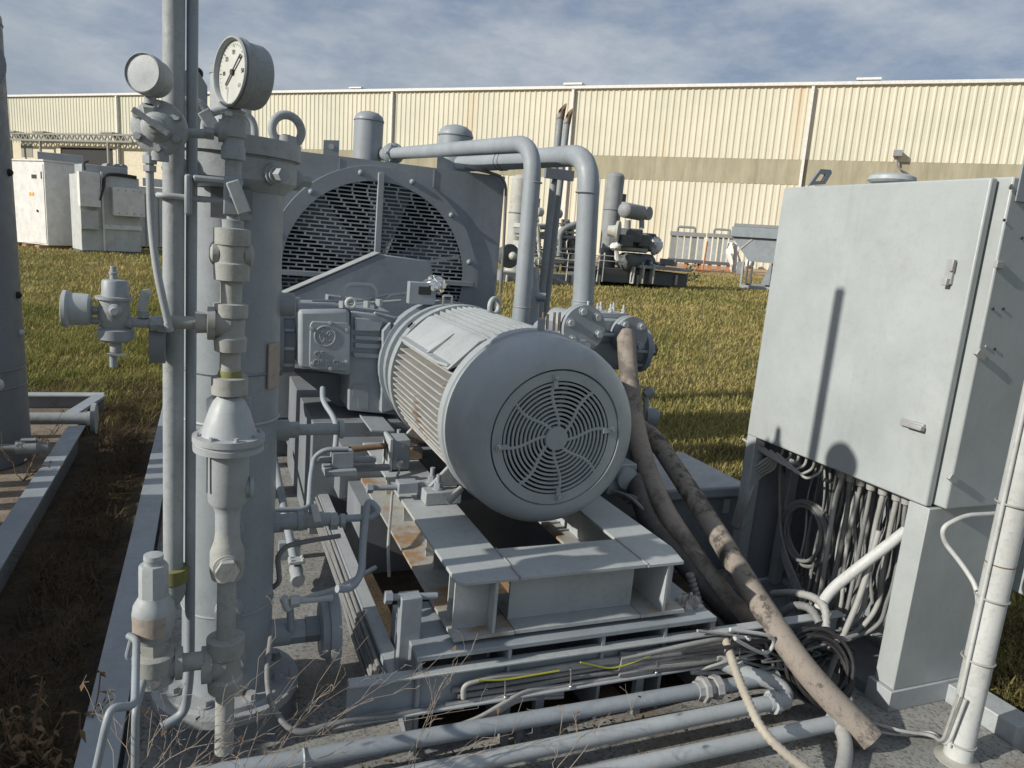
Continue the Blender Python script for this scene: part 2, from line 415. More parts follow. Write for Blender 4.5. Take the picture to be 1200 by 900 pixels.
for px, w_, lab in ((410, 22, 'small pale roof vent on the hall ridge above the cooling fan'), (667, 26, 'pale roof vent on the hall ridge above the twin stacks'), (1017, 26, 'pale roof vent on the hall ridge above the steel cabinet')):
    a, h_ = wall(px, 101); p = WB+WD*a+GN*(HT+.2)-WN*1.5
    t = thing('roof_vent', lab, 'roof vent', p, 'vents on the hall roof', rot=Rw)
    s_ = w_*70/868/2
    MB().box(-s_, s_, -.5, .9, .25, .45 if px != 410 else .4).build('hood', 'white_paint', t, local=True)
    mb = MB(); mb.box(-s_*.8, -s_*.6, -.3, .7, -.2, .29); mb.box(s_*.6, s_*.8, -.3, .7, -.2, .29); mb.build('curb', 'galv', t, local=True)

# ------------------------------------------------------------------ turf
rng = np.random.default_rng(3)
def blades(name, P, hgt, wid, bend, mat, label, cat, az=None, seg=2):
    n = len(P); az = rng.uniform(0, 2*np.pi, n) if az is None else az
    h = hgt*rng.uniform(.5, 1.3, n); b = bend*h*rng.uniform(.2, 1.2, n); w = wid*rng.uniform(.6, 1.4, n)
    dx, dy = np.cos(az), np.sin(az); sx, sy = -dy*w/2, dx*w/2
    vs = np.zeros((n, 5, 3)); x, y, z = P[:, 0], P[:, 1], P[:, 2]
    vs[:, 0] = np.stack([x+sx, y+sy, z-.01], 1); vs[:, 1] = np.stack([x-sx, y-sy, z-.01], 1)
    mx, my, mz = x+dx*b*.35, y+dy*b*.35, z+h*.6
    vs[:, 2] = np.stack([mx-sx*.75, my-sy*.75, mz], 1); vs[:, 3] = np.stack([mx+sx*.75, my+sy*.75, mz], 1)
    vs[:, 4] = np.stack([x+dx*b, y+dy*b, z+h*np.where(b > h, .7, 1)], 1)
    me = bpy.data.meshes.new(name); me.vertices.add(n*5); me.vertices.foreach_set('co', vs.reshape(-1))
    base = np.arange(n)*5
    lo = np.stack([base, base+1, base+2, base+3, base+3, base+2, base+4], 1).reshape(-1)
    me.loops.add(n*7); me.loops.foreach_set('vertex_index', lo.astype(np.int32))
    me.polygons.add(n*2); st = np.stack([np.arange(n)*7, np.arange(n)*7+4], 1).reshape(-1); me.polygons.foreach_set('loop_start', st.astype(np.int32))
    me.update(calc_edges=True); me.validate(); me.materials.append(M[mat])
    o = bpy.data.objects.new(name, me); C.objects.link(o); return tag(o, label, cat, kind='stuff')
def field(n, rmin, rmax, a0, a1):
    r = rmin*(rmax/rmin)**rng.uniform(0, 1, n); a = np.radians(rng.uniform(a0, a1, n))
    x, y = r*np.sin(a), r*np.cos(a); return x, y, r
def off_skids(x, y):
    return ~(((x > -.42) & (x < 2.86) & (y < 6.8)) | ((x < -.72) & (x > -3.4) & (y > -1) & (y < 6.2)))
def lumpy(x, y): return .5+.5*np.sin(x*2.1+np.sin(y*1.7)*1.4)*np.sin(y*1.9+np.sin(x*1.3)*1.7)
x, y, r = field(330000, 2.0, 60, -20, 66); ok = off_skids(x, y) & ~((x < 0) & (y < 7.0)); x, y, r = x[ok], y[ok], r[ok]
P = np.stack([x, y, GA*x+GB*y+G0], 1)
blades('grass', P, np.clip(.05+.0022*r, .05, .10)*(.7+.5*lumpy(x*.8, y*.8)), np.clip(.0032+.0011*r, .004, .05), 1.1, 'grass_blade', 'patchy olive and straw coloured grass across the field', 'grass')
x, y = rng.uniform(-3.8, .5, 42000), 7.0+8*rng.uniform(0, 1, 42000)**1.7+rng.normal(0, .4, 42000); ok = off_skids(x, y); x, y = x[ok], y[ok]
P = np.stack([x, y, GA*x+GB*y+G0], 1)
blades('tall_grass', P, .10*(.4+lumpy(x*2, y*2)), .010, 1.0, 'grass_green', 'taller green grass behind the gap between the two skids', 'grass')
# dead hay in the gap between the skids and at the right of the cabinet
x, y = rng.uniform(-1.6, -.2, 36000), rng.uniform(.8, 8.2, 36000)-.5*np.abs(rng.normal(0, 1, 36000)); ok = off_skids(x, y); x, y = x[ok], y[ok]
P = np.stack([x, y, GA*x+GB*y+G0+rng.uniform(0, .05, len(x))], 1)
blades('hay', P, .07*(.3+lumpy(x*3, y*3)), .0045, 3., 'hay', 'dead brown grass lying in the gap between the skids', 'dead grass')
x, y = rng.uniform(2.88, 5.2, 16000), rng.uniform(.8, 5, 16000); P = np.stack([x, y, GA*x+GB*y+G0], 1)
blades('hay', P, .08*(.4+lumpy(x*3, y*3)), .005, 1.6, 'hay', 'dry brown grass right of the white post', 'dead grass')
mb = MB(); K = 20; pts = [(-1.25, .6), (-.3, .6), (-.3, 6.6), (.2, 7.6), (-1.2, 7.9), (-1.25, 6.0)]
mb.add([(a, b, gz(a, b)+.006) for a, b in pts], [(0, 1, 2, 3, 4, 5)]); 
m, nt, b = nodes('dead_litter'); c = mix(nt, ramp(nt, noise(nt, 6, 6, .65), .35, .65), (.055, .042, .028), (.15, .11, .065)); c = mix(nt, ramp(nt, noise(nt, 70, 5, .75), .5, .65), c, (.03, .024, .017))
nt.links.new(c, b.inputs['Base Color']); b.inputs['Roughness'].default_value = 1; bump(nt, b, noise(nt, 60, 6, .8), 1, .02)
o = mb.build('dead_litter', 'dead_litter', None, kind='structure')

# ================================================================== SKID
DZ = .05
skid = thing('equipment_skid', 'grey painted steel skid base carrying the motor and compressor', 'skid', (1.2, 3.5, 0))
MB().box(-.22, 2.66, 1.0, 6.4, -.02, DZ).build('deck_plate', 'deck', skid)
def channel(x0, x1, y0, y1, z0, z1, t=.008, face=1):   # rail: web on one side with a top flange
    mb = MB(); mb.box(x0, x1, y0, y1, z1-t, z1); mb.box(x0, x1, y0, y1, z0, z0+t)
    if face > 0: mb.box(x1-t, x1, y0, y1, z0+t+.0001, z1-t-.0001)
    else: mb.box(x0, x0+t, y0, y1, z0+t+.0001, z1-t-.0001)
    return mb
mb = MB(); mb.box(-.335, -.225, .9, 6.5, .105, .12); mb.box(-.28, -.268, .9, 6.5, -.05, .1045); mb.box(-.335, -.225, .9, 6.5, -.065, -.05)
mb.build('side_rail', 'paint', skid, bev=.002)
mb = MB(); mb.box(2.67, 2.79, 1.47, 6.5, .005, .12); mb.build('side_rail', 'paint_pale', skid, bev=.004)
mb = MB(); mb.box(-.22, 2.66, 6.42, 6.5, -.04, .12); mb.build('end_rail', 'paint', skid, bev=.004)
mb = MB(); mb.box(1.0, 1.08, 2.95, 6.3, DZ+.001, .09); mb.box(1.30, 1.38, 2.0, 6.3, DZ+.001, .1); mb.build('drip_channel', 'rust', skid)
mb = MB(); mb.box(.64, 2.3, 2.05, 3.75, DZ+.0005, DZ+.006); mb.build('soil_drift', 'dead_litter', skid)
# ------------------------------------------------------------------ motor stand
BX0, BX1, BY0, BY1 = .724, 1.593, 2.02, 3.6
st = thing('motor_stand', 'grey welded beam frame under the big electric motor', 'beam frame', (1.16, 2.8, DZ))
for s_ in (0, 1):
    x0, x1 = ((BX0, .932), (1.415, BX1))[s_]; xc = (x0+x1)/2
    tf = [(x0+.02, BY0, .588), (x1, BY0, .588), (x1, BY1, .588), (x0, BY1, .588), (x0, BY0+.02, .588)] if s_ == 0 else \
         [(x0, BY0, .588), (x1-.03, BY0, .588), (x1, BY0+.12, .588), (x1, BY1, .588), (x0, BY1, .588)]
    b = MB().prism(tf, (0, 0, .012)).build('beam', 'paint_beam', st, bev=.002)
    MB().box(x0, x1, BY0, BY1, .40, .412).build('bottom_flange', 'paint_rusty', b)
    MB().box(xc-.005+(-.0 if s_ else .03), xc+.005+(0 if s_ else .03), BY0+.002, BY1-.002, .4122, .5878).build('web', 'paint_beam', b)
    for y in (BY0+.055, BY0+.115, 2.25, 2.52, 2.63, 3.0, 3.35):
        if s_ == 0: MB().box(x0+.012 if y < 2.15 else x0+.075, xc+.0245, y, y+.008, .4125, .5875).build('stiffener', 'paint_beam' if y < 2.2 else 'paint_rusty', b)
        else: MB().box(xc+.0055, x1-.03, y, y+.008, .4125, .5875).build('stiffener', 'paint_beam', b)
cb = MB().box(.936, 1.411, BY0+.002, BY0+.225, .5885, .6005).build('cross_beam', 'paint_beam', st, bev=.0015)
MB().box(.936, 1.411, BY0+.075, BY0+.085, .413, .588).build('web', 'paint_beam', cb)
MB().box(.936, 1.411, BY0+.002, BY0+.2, .4, .412).build('bottom_flange', 'paint_beam', cb)
mb = MB(); mb.box(.932, .9358, BY0, BY0+.225, .5995, .604); mb.build('weld_seam', 'paint_chalk', cb); MB().box(1.4112, 1.4148, BY0, BY0+.225, .5995, .604).build('weld_seam', 'paint_chalk', cb)
MB().box(.936, 1.411, 3.3, 3.5, .55, .5995).build('cross_beam', 'paint_dark', st)
sb = MB(); sb.box(.60, 1.72, 1.99, 2.33, .365, .383); sb.build('base_plate', 'paint', st, bev=.003)
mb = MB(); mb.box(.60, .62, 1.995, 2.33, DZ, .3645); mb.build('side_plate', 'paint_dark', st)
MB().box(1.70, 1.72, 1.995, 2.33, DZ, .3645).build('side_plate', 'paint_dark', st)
MB().box(.66, 1.70, 3.25, 3.6, DZ, .3995).build('rear_support', 'paint_dark', st)  # dark colour stands in for shade on the support
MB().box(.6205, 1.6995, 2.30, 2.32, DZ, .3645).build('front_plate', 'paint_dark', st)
for x in (.605, .905, 1.25, 1.50): MB().box(x, x+.012, 1.993, 2.299, DZ, .3643).build('stiffener', 'paint', st)
mb = MB(); mb.box(.79, .87, 2.06, 2.12, .27, .30); mb.box(.79, .803, 2.0605, 2.12, .3005, .345); mb.box(.857, .87, 2.0605, 2.12, .3005, .345); mb.build('anchor_clip', 'galv', st, bev=.002)
# jacking bolts standing on the base plate
def jack(p, q, label, blk=(.035, .05), bz=None, mat='paint'):
    p, q = V(p), V(q); t = thing('jack_bolt', label, 'jack bolt', (q+p)/2, 'jack bolts around the motor stand')
    d = (q-p).normalized()
    mb = MB(); mb.cyl(p, q, .011, n=14); mb.hexa(p-d*.014, d, .021, .022); mb.build('bolt', mat, t)
    return t, d
t, d = jack(at(456, 700, Y=2.12), at(512, 698, Y=2.12), 'short jack bolt on a block at the front left corner of the motor stand')
c_ = at(478, 704, Y=2.12); MB().box(c_.x-.028, c_.x+.04, 2.09, 2.145, .2, c_.z+.022).build('block', 'paint', t, bev=.003)
t, d = jack(at(434, 572, Y=2.78), at(470, 571, Y=2.78), 'jack bolt pushing the near motor foot sideways')
c_ = at(478, 570, Y=2.78); MB().box(c_.x-.045, c_.x+.035, 2.75, 2.81, c_.z-.02, c_.z+.024).build('block', 'paint', t, bev=.003)
# ================================================================== MOTOR
AX, AZ = 1.175, .967
YD = V((0, 1, 0))
mo = thing('electric_motor', 'large grey finned electric motor with a round slotted fan cover on the beam frame', 'motor', (AX, 2.9, .6))
O = V((AX, 0, AZ))
fc = MB().lathe(O, YD, [(2.357, .252), (2.338, .258), (2.339, .272), (2.345, .292), (2.357, .313), (2.377, .333), (2.405, .346), (2.44, .3535), (2.475, .356), (2.578, .357), (2.582, .365), (2.632, .3655), (2.634, .36), (2.645, .36), (2.645, .2)], 72, caps=False)
fc = fc.build('fan_cover', 'paint_motor', mo, ang=30)
# slotted grille: rings and swept spokes as raised bars over a dark fan chamber
gr = MB(); yf = 2.341
def ringbar(r0, r1, y0, y1, n=64):
    gr.lathe(O, YD, [(y1, r0), (y0, r0), (y0, r1), (y1, r1)], n, caps=False)
ringbar(.214, .251, yf, yf+.016, 72)
for k in range(10): r_ = .0545+k*.0162; ringbar(r_, r_+.0078, yf+.001, yf+.012)
gr.lathe(O, YD, [(yf-.003, 0.0), (yf-.003, .044), (yf+.012, .047)], 32)
for k in range(8):
    pts = []
    for i in range(9):
        t_ = i/8; r_ = .04+t_*.178; a = 2*math.pi*k/8+.13-.30*(1-t_)+.20*math.sin(t_*math.pi)
        pts.append(O+V((math.cos(a)*r_, yf+.006, math.sin(a)*r_)))
    gr.tube(pts, .0065, 8)
for k in range(4):
    a = math.pi/2*k+.13; gr.bar(O+V((math.cos(a)*.19, yf-.002, math.sin(a)*.19)), O+V((math.cos(a)*.24, yf-.002, math.sin(a)*.24)), .016, .01, (0, 1, 0))
g = gr.build('grille', 'paint_motor', fc, ang=30)
for k in range(4):
    a = math.pi/2*k+.13; p = O+V((math.cos(a)*.226, yf-.001, math.sin(a)*.226))
    MB().lathe(p, -YD, [(0, .0125), (.003, .0125), (.004, .008), (.012, .007), (.013, .003)], 14).build('bolt', 'steel', fc)
MB().lathe(O, YD, [(2.39, .001), (2.39, .245)], 48, caps=False).build('fan_chamber', 'black', fc)
fan = MB()
for k in range(9):
    a = 2*math.pi*k/9; fan.bar(O+V((math.cos(a)*.05, 2.375, math.sin(a)*.05)), O+V((math.cos(a)*.22, 2.375, math.sin(a)*.22)), .018, .004, (.3, 1, 0))
fan.build('fan', 'paint_dark', fc)
# finned frame
core = MB().lathe(O, YD, [(2.64, .30), (3.47, .30)], 48).build('frame_core', 'paint_dark', mo)
fin = MB(); y0, y1 = 2.65, 3.452
def sidefin(z, sx, rr):
    h = abs(z-AZ); xo = math.sqrt(max(rr*rr-h*h, .001)); xi = math.sqrt(max(.29**2-h*h, .0)) if h < .29 else .05
    xi = min(xi, xo-.03)
    for s_ in (sx,):
        pl = [(AX+s_*xi, y0, z), (AX+s_*xo*.93, y0, z), (AX+s_*xo, y0+.05, z), (AX+s_*xo, y1-.005, z), (AX+s_*xi, y1-.005, z)]
        fin.prism(pl, (0, 0, .007))
for i in range(17):
    z = AZ-.262+i*.0285
    for sx in (-1, 1):
        if z < AZ+.20: sidefin(z, sx, .352)
fin.build('side_fins', 'paint_fin', mo, ang=30)
fin = MB()
for i in range(13):
    x = -.168+i*.028
    zo = math.sqrt(.358**2-x*x); zi = math.sqrt(.29**2-x*x)
    fin.prism([(AX+x, y0, AZ+zi), (AX+x, y0, AZ+zo*.95), (AX+x, y0+.05, AZ+zo), (AX+x, y1-.005, AZ+zo), (AX+x, y1-.005, AZ+zi)], (.007, 0, 0))
fin.build('top_fins', 'paint_motor', mo, ang=30)
# conduit box pads at 45 degrees, both sides
for sx in (-1, 1):
    pad = MB()
    pad.prism([(AX+sx*.190, 2.68, AZ+.235), (AX+sx*.325, 2.68, AZ+.18), (AX+sx*.325, 2.68, AZ+.188), (AX+sx*.205, 2.68, AZ+.30), (AX+sx*.175, 2.68, AZ+.31)], (0, .75, 0))
    pad.build('box_pad', 'paint_pale' if sx < 0 else 'paint_motor', mo, bev=.004)
    if sx < 0:
        lg = MB(); lg.prism([(AX-.29, 2.69, AZ+.192), (AX-.29, 3.42, AZ+.192), (AX-.335, 3.42, AZ+.192), (AX-.348, 3.38, AZ+.192), (AX-.348, 2.78, AZ+.192), (AX-.325, 2.69, AZ+.192)], (0, 0, .012))
        lg.prism([(AX-.22, 2.95, AZ+.292), (AX-.335, 2.95, AZ+.2045), (AX-.30, 2.95, AZ+.2045)], (0, .014, 0)); lg.build('ledge', 'paint_pale', mo, bev=.003)
MB().lathe(O, YD, [(3.455, .33), (3.455, .362), (3.515, .362), (3.515, .345), (3.54, .34), (3.68, .25), (3.70, .2), (3.76, .19)], 64).build('drive_end_bell', 'paint_motor', mo, ang=30)
for a in (2.4, 1.2): 
    p = O+V((math.cos(a)*.374, 3.475, math.sin(a)*.374)); MB().obox(p, V((math.sin(a), 0, -math.cos(a)))*.016, V((0, .007, 0)), V((math.cos(a), 0, math.sin(a)))*.004).build('slot', 'black', mo)
for sx in (-1, 1):
    for yy in (2.76, 3.36):
        ft = MB(); xa, xb = AX+sx*.375, AX+sx*.225
        ft.box(min(xa, xb), max(xa, xb), yy-.075, yy+.085, .6015, .655)
        ft.prism([(AX+sx*.345, yy-.01, .6555), (AX+sx*.20, yy-.01, .6555), (AX+sx*.20, yy-.01, .80), (AX+sx*.25, yy-.01, .76)], (0, .02, 0))
        f_ = ft.build('foot', 'paint_cast' if yy < 3 else 'paint_rusty', mo, bev=.004)
        for dy in (-.035, .055):
            p = V((AX+sx*.315, yy+dy, .6555)); MB().bolt(p, (0, 0, 1), .017, .022).cyl(p, p+V((0, 0, .06)), .010, n=12).build('bolt', 'paint', f_)
MB().cyl(at(541, 572, Y=2.58), at(525, 589, Y=2.56), .013, n=16).build('drain_tube', 'galv', mo)
eb = at(579, 362, X=AX+.06)
MB().torus(eb+V((0, 0, .012)), (-.55, .83, 0), .037, .0115, 30, 10).build('lifting_eye', 'paint_pale', mo)
MB().cyl((eb.x, eb.y, AZ+.33), (eb.x, eb.y, eb.z-.03), .022, .018).build('eye_shank', 'paint_pale', mo)
p = at(633, 395, Y=2.48); MB().box(p.x-.012, p.x+.012, 2.47, 2.49, AZ+.374, AZ+.42).build('lifting_tab', 'paint', mo, bev=.003)

# small junction box on the stand, with flexible lead
jy = at(462, 552, Z=.602).y+.05; p = at(466, 532, Y=jy)
jb = thing('junction_box', 'small grey junction box bolted on the left beam of the motor stand', 'junction box', (p.x, p.y, .6))
MB().box(p.x-.035, p.x+.045, jy-.05, jy+.07, .606, .745).build('body', 'paint', jb, bev=.004)
MB().box(p.x-.052, p.x-.0355, jy-.058, jy+.078, .602, .752).build('cover', 'paint_pale', jb, bev=.003)
MB().box(p.x-.0535, p.x-.0521, jy-.03, jy+.05, .64, .72).build('window', 'ink', jb)
nb = at(408, 527, Y=jy+.02); nm = MB().cyl((p.x-.0525, jy+.02, .70), nb, .014, n=14).build('nipple', 'rust', jb); MB().cyl(nb, nb-V((.025, 0, 0)), .022, n=6).build('hex_nut', 'rust', nm)
MB().sphere((p.x+.0, jy-.068, .64), .018).build('cable_gland', 'galv', jb)
MB().bolt((p.x+.01, jy-.0505, .72), (0, -1, 0), .006).build('screw', 'steel', jb)
mb = MB(); mb.spl([(p.x, jy-.08, .64), at(461, 572, Y=jy-.2), at(458, 600, Y=jy-.35), at(455, 640, Y=2.55), at(456, 676, Y=2.5)], .006, 8)
single(mb, 'cable', 'thin grey lead hanging from the junction box past the left beam', 'cable', 'cable_pale', (p.x, 2.9, .5))

# ================================================================== COMPRESSOR
cp = thing('gas_compressor', 'grey reciprocating gas compressor block behind the motor with cylinders left and right', 'compressor', (1.2, 4.2, .3))
FY = 3.80
def pl(x, y, Y=FY): return at(x, y, Y=Y)
# left crosshead guide with the cast cover
a, b_, c_, d_ = pl(352, 362), pl(412, 362), pl(414, 441), pl(352, 433)
lx = a.x
MB().prism([pl(350, 363), pl(410, 363), pl(412, 441), pl(390, 438), pl(350, 431)], (0, .5, 0)).build('crosshead_guide', 'paint', cp, bev=.02)
cv = [pl(363, 380, FY-.001), pl(366, 376, FY-.001), pl(407, 378, FY-.001), pl(410, 382, FY-.001), pl(409, 430, FY-.001), pl(405, 434, FY-.001), pl(366, 432, FY-.001), pl(362, 428, FY-.001)]
cover = MB().prism(cv, (0, -.014, 0)).build('cover_plate', 'paint', cp, bev=.004)
xd = (pl(408, 405)-pl(364, 403)).normalized(); xd = V((xd.x, 0, 0)).normalized(); zd = V((0, 0, 1))
g0 = pl(381, 394, FY-.015)
lg = MB(); R_ = (pl(393, 394).x-pl(369, 394).x)/2
lg.torus(g0, (0, 1, 0), R_, .0045, 36, 6); lg.torus(g0, (0, 1, 0), R_*.84, .002, 36, 6)
for k in range(4):
    a_ = math.pi/4+math.pi/2*k; c2 = g0+V((math.cos(a_), 0, math.sin(a_)))*R_*.72; lg.torus(c2, (0, 1, 0), R_*.1, .002, 10, 5)
# script G and e as curled strokes
def stroke(pts): lg.tube([g0+V((x*R_, -.001, z*R_)) for x, z in pts], .0026, 6, fil=.01)
stroke([(-.08, .42), (-.38, .5), (-.55, .2), (-.5, -.25), (-.25, -.5), (-.05, -.3), (-.12, .0), (-.3, .02)]); stroke([(-.12, .0), (-.06, -.45), (-.35, -.6)])
stroke([(.1, -.05), (.42, .12), (.5, .4), (.3, .5), (.12, .2), (.1, -.25), (.28, -.5), (.52, -.38)])
lg.build('emblem', 'paint_cast', cover)
text('GE', .042, 'paint_cast', cover, pl(374, 415.5, FY-.0152), (1, 0, 0), (0, 0, 1), .005)
text('Oil & Gas', .040, 'paint_cast', cover, pl(385.5, 425, FY-.0152), (1, 0, 0), (0, 0, 1), .005)
for x, y in ((365, 385), (387, 378.5), (406, 387), (406, 424), (387, 432), (366, 426)): MB().bolt(pl(x, y, FY-.0145), (0, -1, 0), .008, .009).build('bolt', 'paint_pale', cover)
# flange on the left with studs, cylinder going left behind the separator
c0 = pl(336, 405, FY+.2)
fl = MB().lathe((lx-.005, FY+.25, c0.z), (-1, 0, 0), [(0, .15), (.055, .15), (.056, .135), (.058, .17), (.085, .17)], 36).build('flange', 'paint_dark', cp)
for k in range(10):
    a_ = 2*math.pi*k/10; q = V((lx-.062, FY+.25+math.cos(a_)*.152, c0.z+math.sin(a_)*.152)); MB().cyl(q+V((.05, 0, 0)), q-V((.04, 0, 0)), .009, n=10).build('stud', 'paint_pale', fl)
MB().lathe((lx-.092, FY+.25, c0.z), (-1, 0, 0), [(0, .165), (.03, .165), (.032, .12), (.34, .12), (.342, .15), (.38, .15), (.40, .1)], 32).build('cylinder', 'paint', cp)
# main frame panel with stepped ribs and the foot opening
p = [pl(412, 364), pl(462, 372), pl(470, 420), pl(462, 486), pl(408, 480), pl(412, 441)]
MB().prism([pl(411, 364, FY+.03), pl(470, 372, FY+.03), pl(470, 487, FY+.03), pl(408, 481, FY+.03)], (0, 1.1, 0)).build('frame', 'paint', cp, bev=.008)
fr = MB()
fr.prism([pl(416, 372, FY+.005), pl(449, 376, FY+.005), pl(445, 388, FY+.005), pl(416, 388, FY+.005)], (0, .0245, 0))
fr.prism([pl(416, 393, FY+.012), pl(449, 395, FY+.012), pl(449, 400, FY+.012), pl(416, 398, FY+.012)], (0, .0175, 0))
fr.prism([pl(416, 402, FY+.012), pl(449, 404, FY+.012), pl(449, 409, FY+.012), pl(416, 408, FY+.012)], (0, .0175, 0))
fr.prism([pl(413, 413, FY+.008), pl(452, 416, FY+.008), pl(452, 424, FY+.008), pl(444, 424, FY+.008), pl(443, 420, FY+.008), pl(416, 419, FY+.008)], (0, .0215, 0))
fr.prism([pl(449, 388, FY-.03), pl(458, 378, FY-.03), pl(462, 480, FY-.03), pl(447, 484, FY-.03)], (0, .0595, 0))
fr.build('ribs', 'paint', cp, bev=.003)
MB().prism([pl(413, 450, FY+.029), pl(432, 451, FY+.029), pl(431, 480, FY+.029), pl(420, 478, FY+.029), pl(419, 466, FY+.029), pl(413, 463, FY+.029)], (0, -.004, 0)).build('foot_pocket', 'cooler_paint', cp)
MB().prism([pl(345, 436, FY+.3), pl(412, 440, FY+.3), pl(412, 478, FY+.3), pl(396, 476, FY+.3)], (0, .3, 0)).build('support_web', 'paint_dark', cp)
MB().box(.50, 1.9, FY-.02, 5.0, DZ, .66).build('pedestal', 'paint_dark', cp, bev=.004)  # painted dark in place of the shade falling here; real colour unknown
MB().box(.62, .9, 3.62, 3.78, .30, .58).build('pedestal_block', 'paint_dark', cp, bev=.004)  # same painted-in shade as the pedestal
# motor adapter with bright steps
ad = MB().lathe((AX, 0, AZ), YD, [(3.55, .31), (3.555, .335), (3.60, .335), (3.602, .32), (3.65, .32), (3.652, .345), (3.70, .345), (3.702, .33), (3.76, .33), (3.762, .352), (FY+.04, .352)], 48); ad.build('motor_adapter', 'paint', cp)
if 0:
  b_ = MB()
  for i in range(3): b_.prism([(AX-.345+i*.02, 3.58+i*.05, AZ+.12+i*.01), (AX-.27+i*.02, 3.58+i*.05, AZ+.26+i*.01), (AX-.12, 3.58+i*.05, AZ+.33+i*.012), (AX-.15, 3.58+i*.05, AZ+.2)], (0, .03, 0))
  b_.build('guard_steps', 'paint_pale', cp, bev=.003)
MB().prism([(AX-.36, 3.56, .66), (AX-.42, 3.56, .665), (AX-.42, 3.9, .665), (AX-.30, 3.9, .66), (AX-.30, 3.56, .66)], (0, 0, .012)).build('guard_foot', 'paint', cp, bev=.002)
# right cylinder
CY = 3.55
def q3(x, y, Y=CY): return at(x, y, Y=Y)
ax = q3(728, 408); cz = ax.z
cyb = MB().lathe((1.62, CY, cz), (1, 0, 0), [(0, .135), (.30, .135), (.302, .12), (.52, .12), (.522, .095), (.60, .095), (.602, .13), (.632, .13), (.64, .11), (.65, .05), (.70, .04)], 32).build('right_cylinder', 'paint', cp)
for k in range(8):
    a_ = 2*math.pi*k/8; MB().cyl((2.135, CY+math.cos(a_)*.112, cz+math.sin(a_)*.112), (2.27, CY+math.cos(a_)*.112, cz+math.sin(a_)*.112), .009, n=10).build('tie_rod', 'paint_pale', cyb)
MB().lathe((2.32, CY, cz-.005), (1, 0, 0), [(0, .034), (.02, .034), (.045, .004)], 12).build('pointed_cap', 'rust', cyb)
MB().prism([(1.72, CY-.12, cz+.10), (1.86, CY-.12, cz+.17), (2.10, CY-.12, cz+.17), (2.12, CY-.12, cz+.06), (1.72, CY-.12, cz+.02)], (0, .24, 0)).build('valve_chest', 'paint', cyb, bev=.01)
tp = MB().box(1.90, 2.10, CY-.07, CY+.08, cz+.171, cz+.20).build('top_cover', 'paint_pale', cyb, bev=.004)
for x in (1.92, 2.0, 2.08):
    for y in (CY-.05, CY+.06): MB().bolt((x, y, cz+.2005), (0, 0, 1), .012, .016).cyl((x, y, cz+.2), (x, y, cz+.245), .006, n=8).build('bolt', 'white_dirty', tp)
p1, p2 = q3(737, 392, CY-.16), q3(682, 384, CY-.2)
for (p, rr, nm, ya) in ((p1, .098, 'suction_flange', .16), (p2, .118, 'end_flange', .3)):
    f_ = MB().lathe(p, (0, 1, 0), [(-.03, rr), (0, rr), (.001, rr*.9), (.004, rr*.9), (.005, rr), (.03, rr), (.031, rr*.6), (ya, rr*.6)], 36).build(nm, 'paint', cp)
    for k in range(4 if rr < .1 else 6):
        a_ = 2*math.pi*k/(4 if rr < .1 else 6)+.75; MB().bolt(p+V((math.cos(a_)*rr*.74, -.0305, math.sin(a_)*rr*.74)), (0, -1, 0), .017, .017).build('bolt', 'paint_pale', f_)
mb = MB(); mb.tube([q3(692, 390, CY-.15), q3(705, 392, CY-.17), q3(722, 393, CY-.17)], .01, 8, fil=.02); mb.build('lube_line', 'paint_pale', cp)
for x, y in ((637, 366), (642, 368), (650, 366), (656, 366)):
    p = at(x, y+10, Y=3.35); MB().cyl(p-V((0, 0, .05)), at(x, y, Y=3.35), .007, n=8).build('stud', 'rust', cp)
p = at(640, 380, Y=3.4); MB().box(1.50, 1.78, 3.3, 3.5, 1.08, 1.20).build('distance_piece', 'paint', cp, bev=.01)
# oil lines, loop handle and gauge ring on the crankcase top
mb = MB(); z_ = pl(424, 358).z
mb.tube([at(401, 363, Y=FY+.1), at(403, 333, Y=FY+.1), at(440, 334, Y=FY+.1), at(441, 362, Y=FY+.1)], .011, 8, fil=.05); mb.build('loop_handle', 'paint_pale', cp)
mb = MB(); mb.tube([at(350, 356, Y=FY+.06), at(400, 357, Y=FY+.06), at(470, 352, Y=FY+.08)], .006, 8); mb.tube([at(366, 352, Y=FY+.12), at(420, 354, Y=FY+.12), at(455, 345, Y=FY+.12)], .007, 8, fil=.04)
mb.tube([at(452, 356, Y=FY+.1), at(456, 346, Y=FY+.1), at(476, 344, Y=FY+.1)], .008, 8, fil=.02); mb.build('oil_lines', 'paint_pale', cp)
MB().torus(at(411, 355, Y=FY), (0, 1, 0), .022, .009, 24, 8).build('sight_ring', 'white_dirty', cp)
mb = MB()
for x, y in ((401, 356), (348, 352), (430, 356), (444, 354)): p = at(x, y, Y=FY+.05); mb.hexa(p-V((0, 0, .02)), (0, 0, 1), .018, .035)
mb.build('fittings', 'paint_pale', cp)
mb = MB(); mb.bar(at(438, 366, Y=FY+.05), at(462, 372, Y=FY+.05), .06, .012); mb.build('top_lid', 'paint_pale', cp, bev=.004)

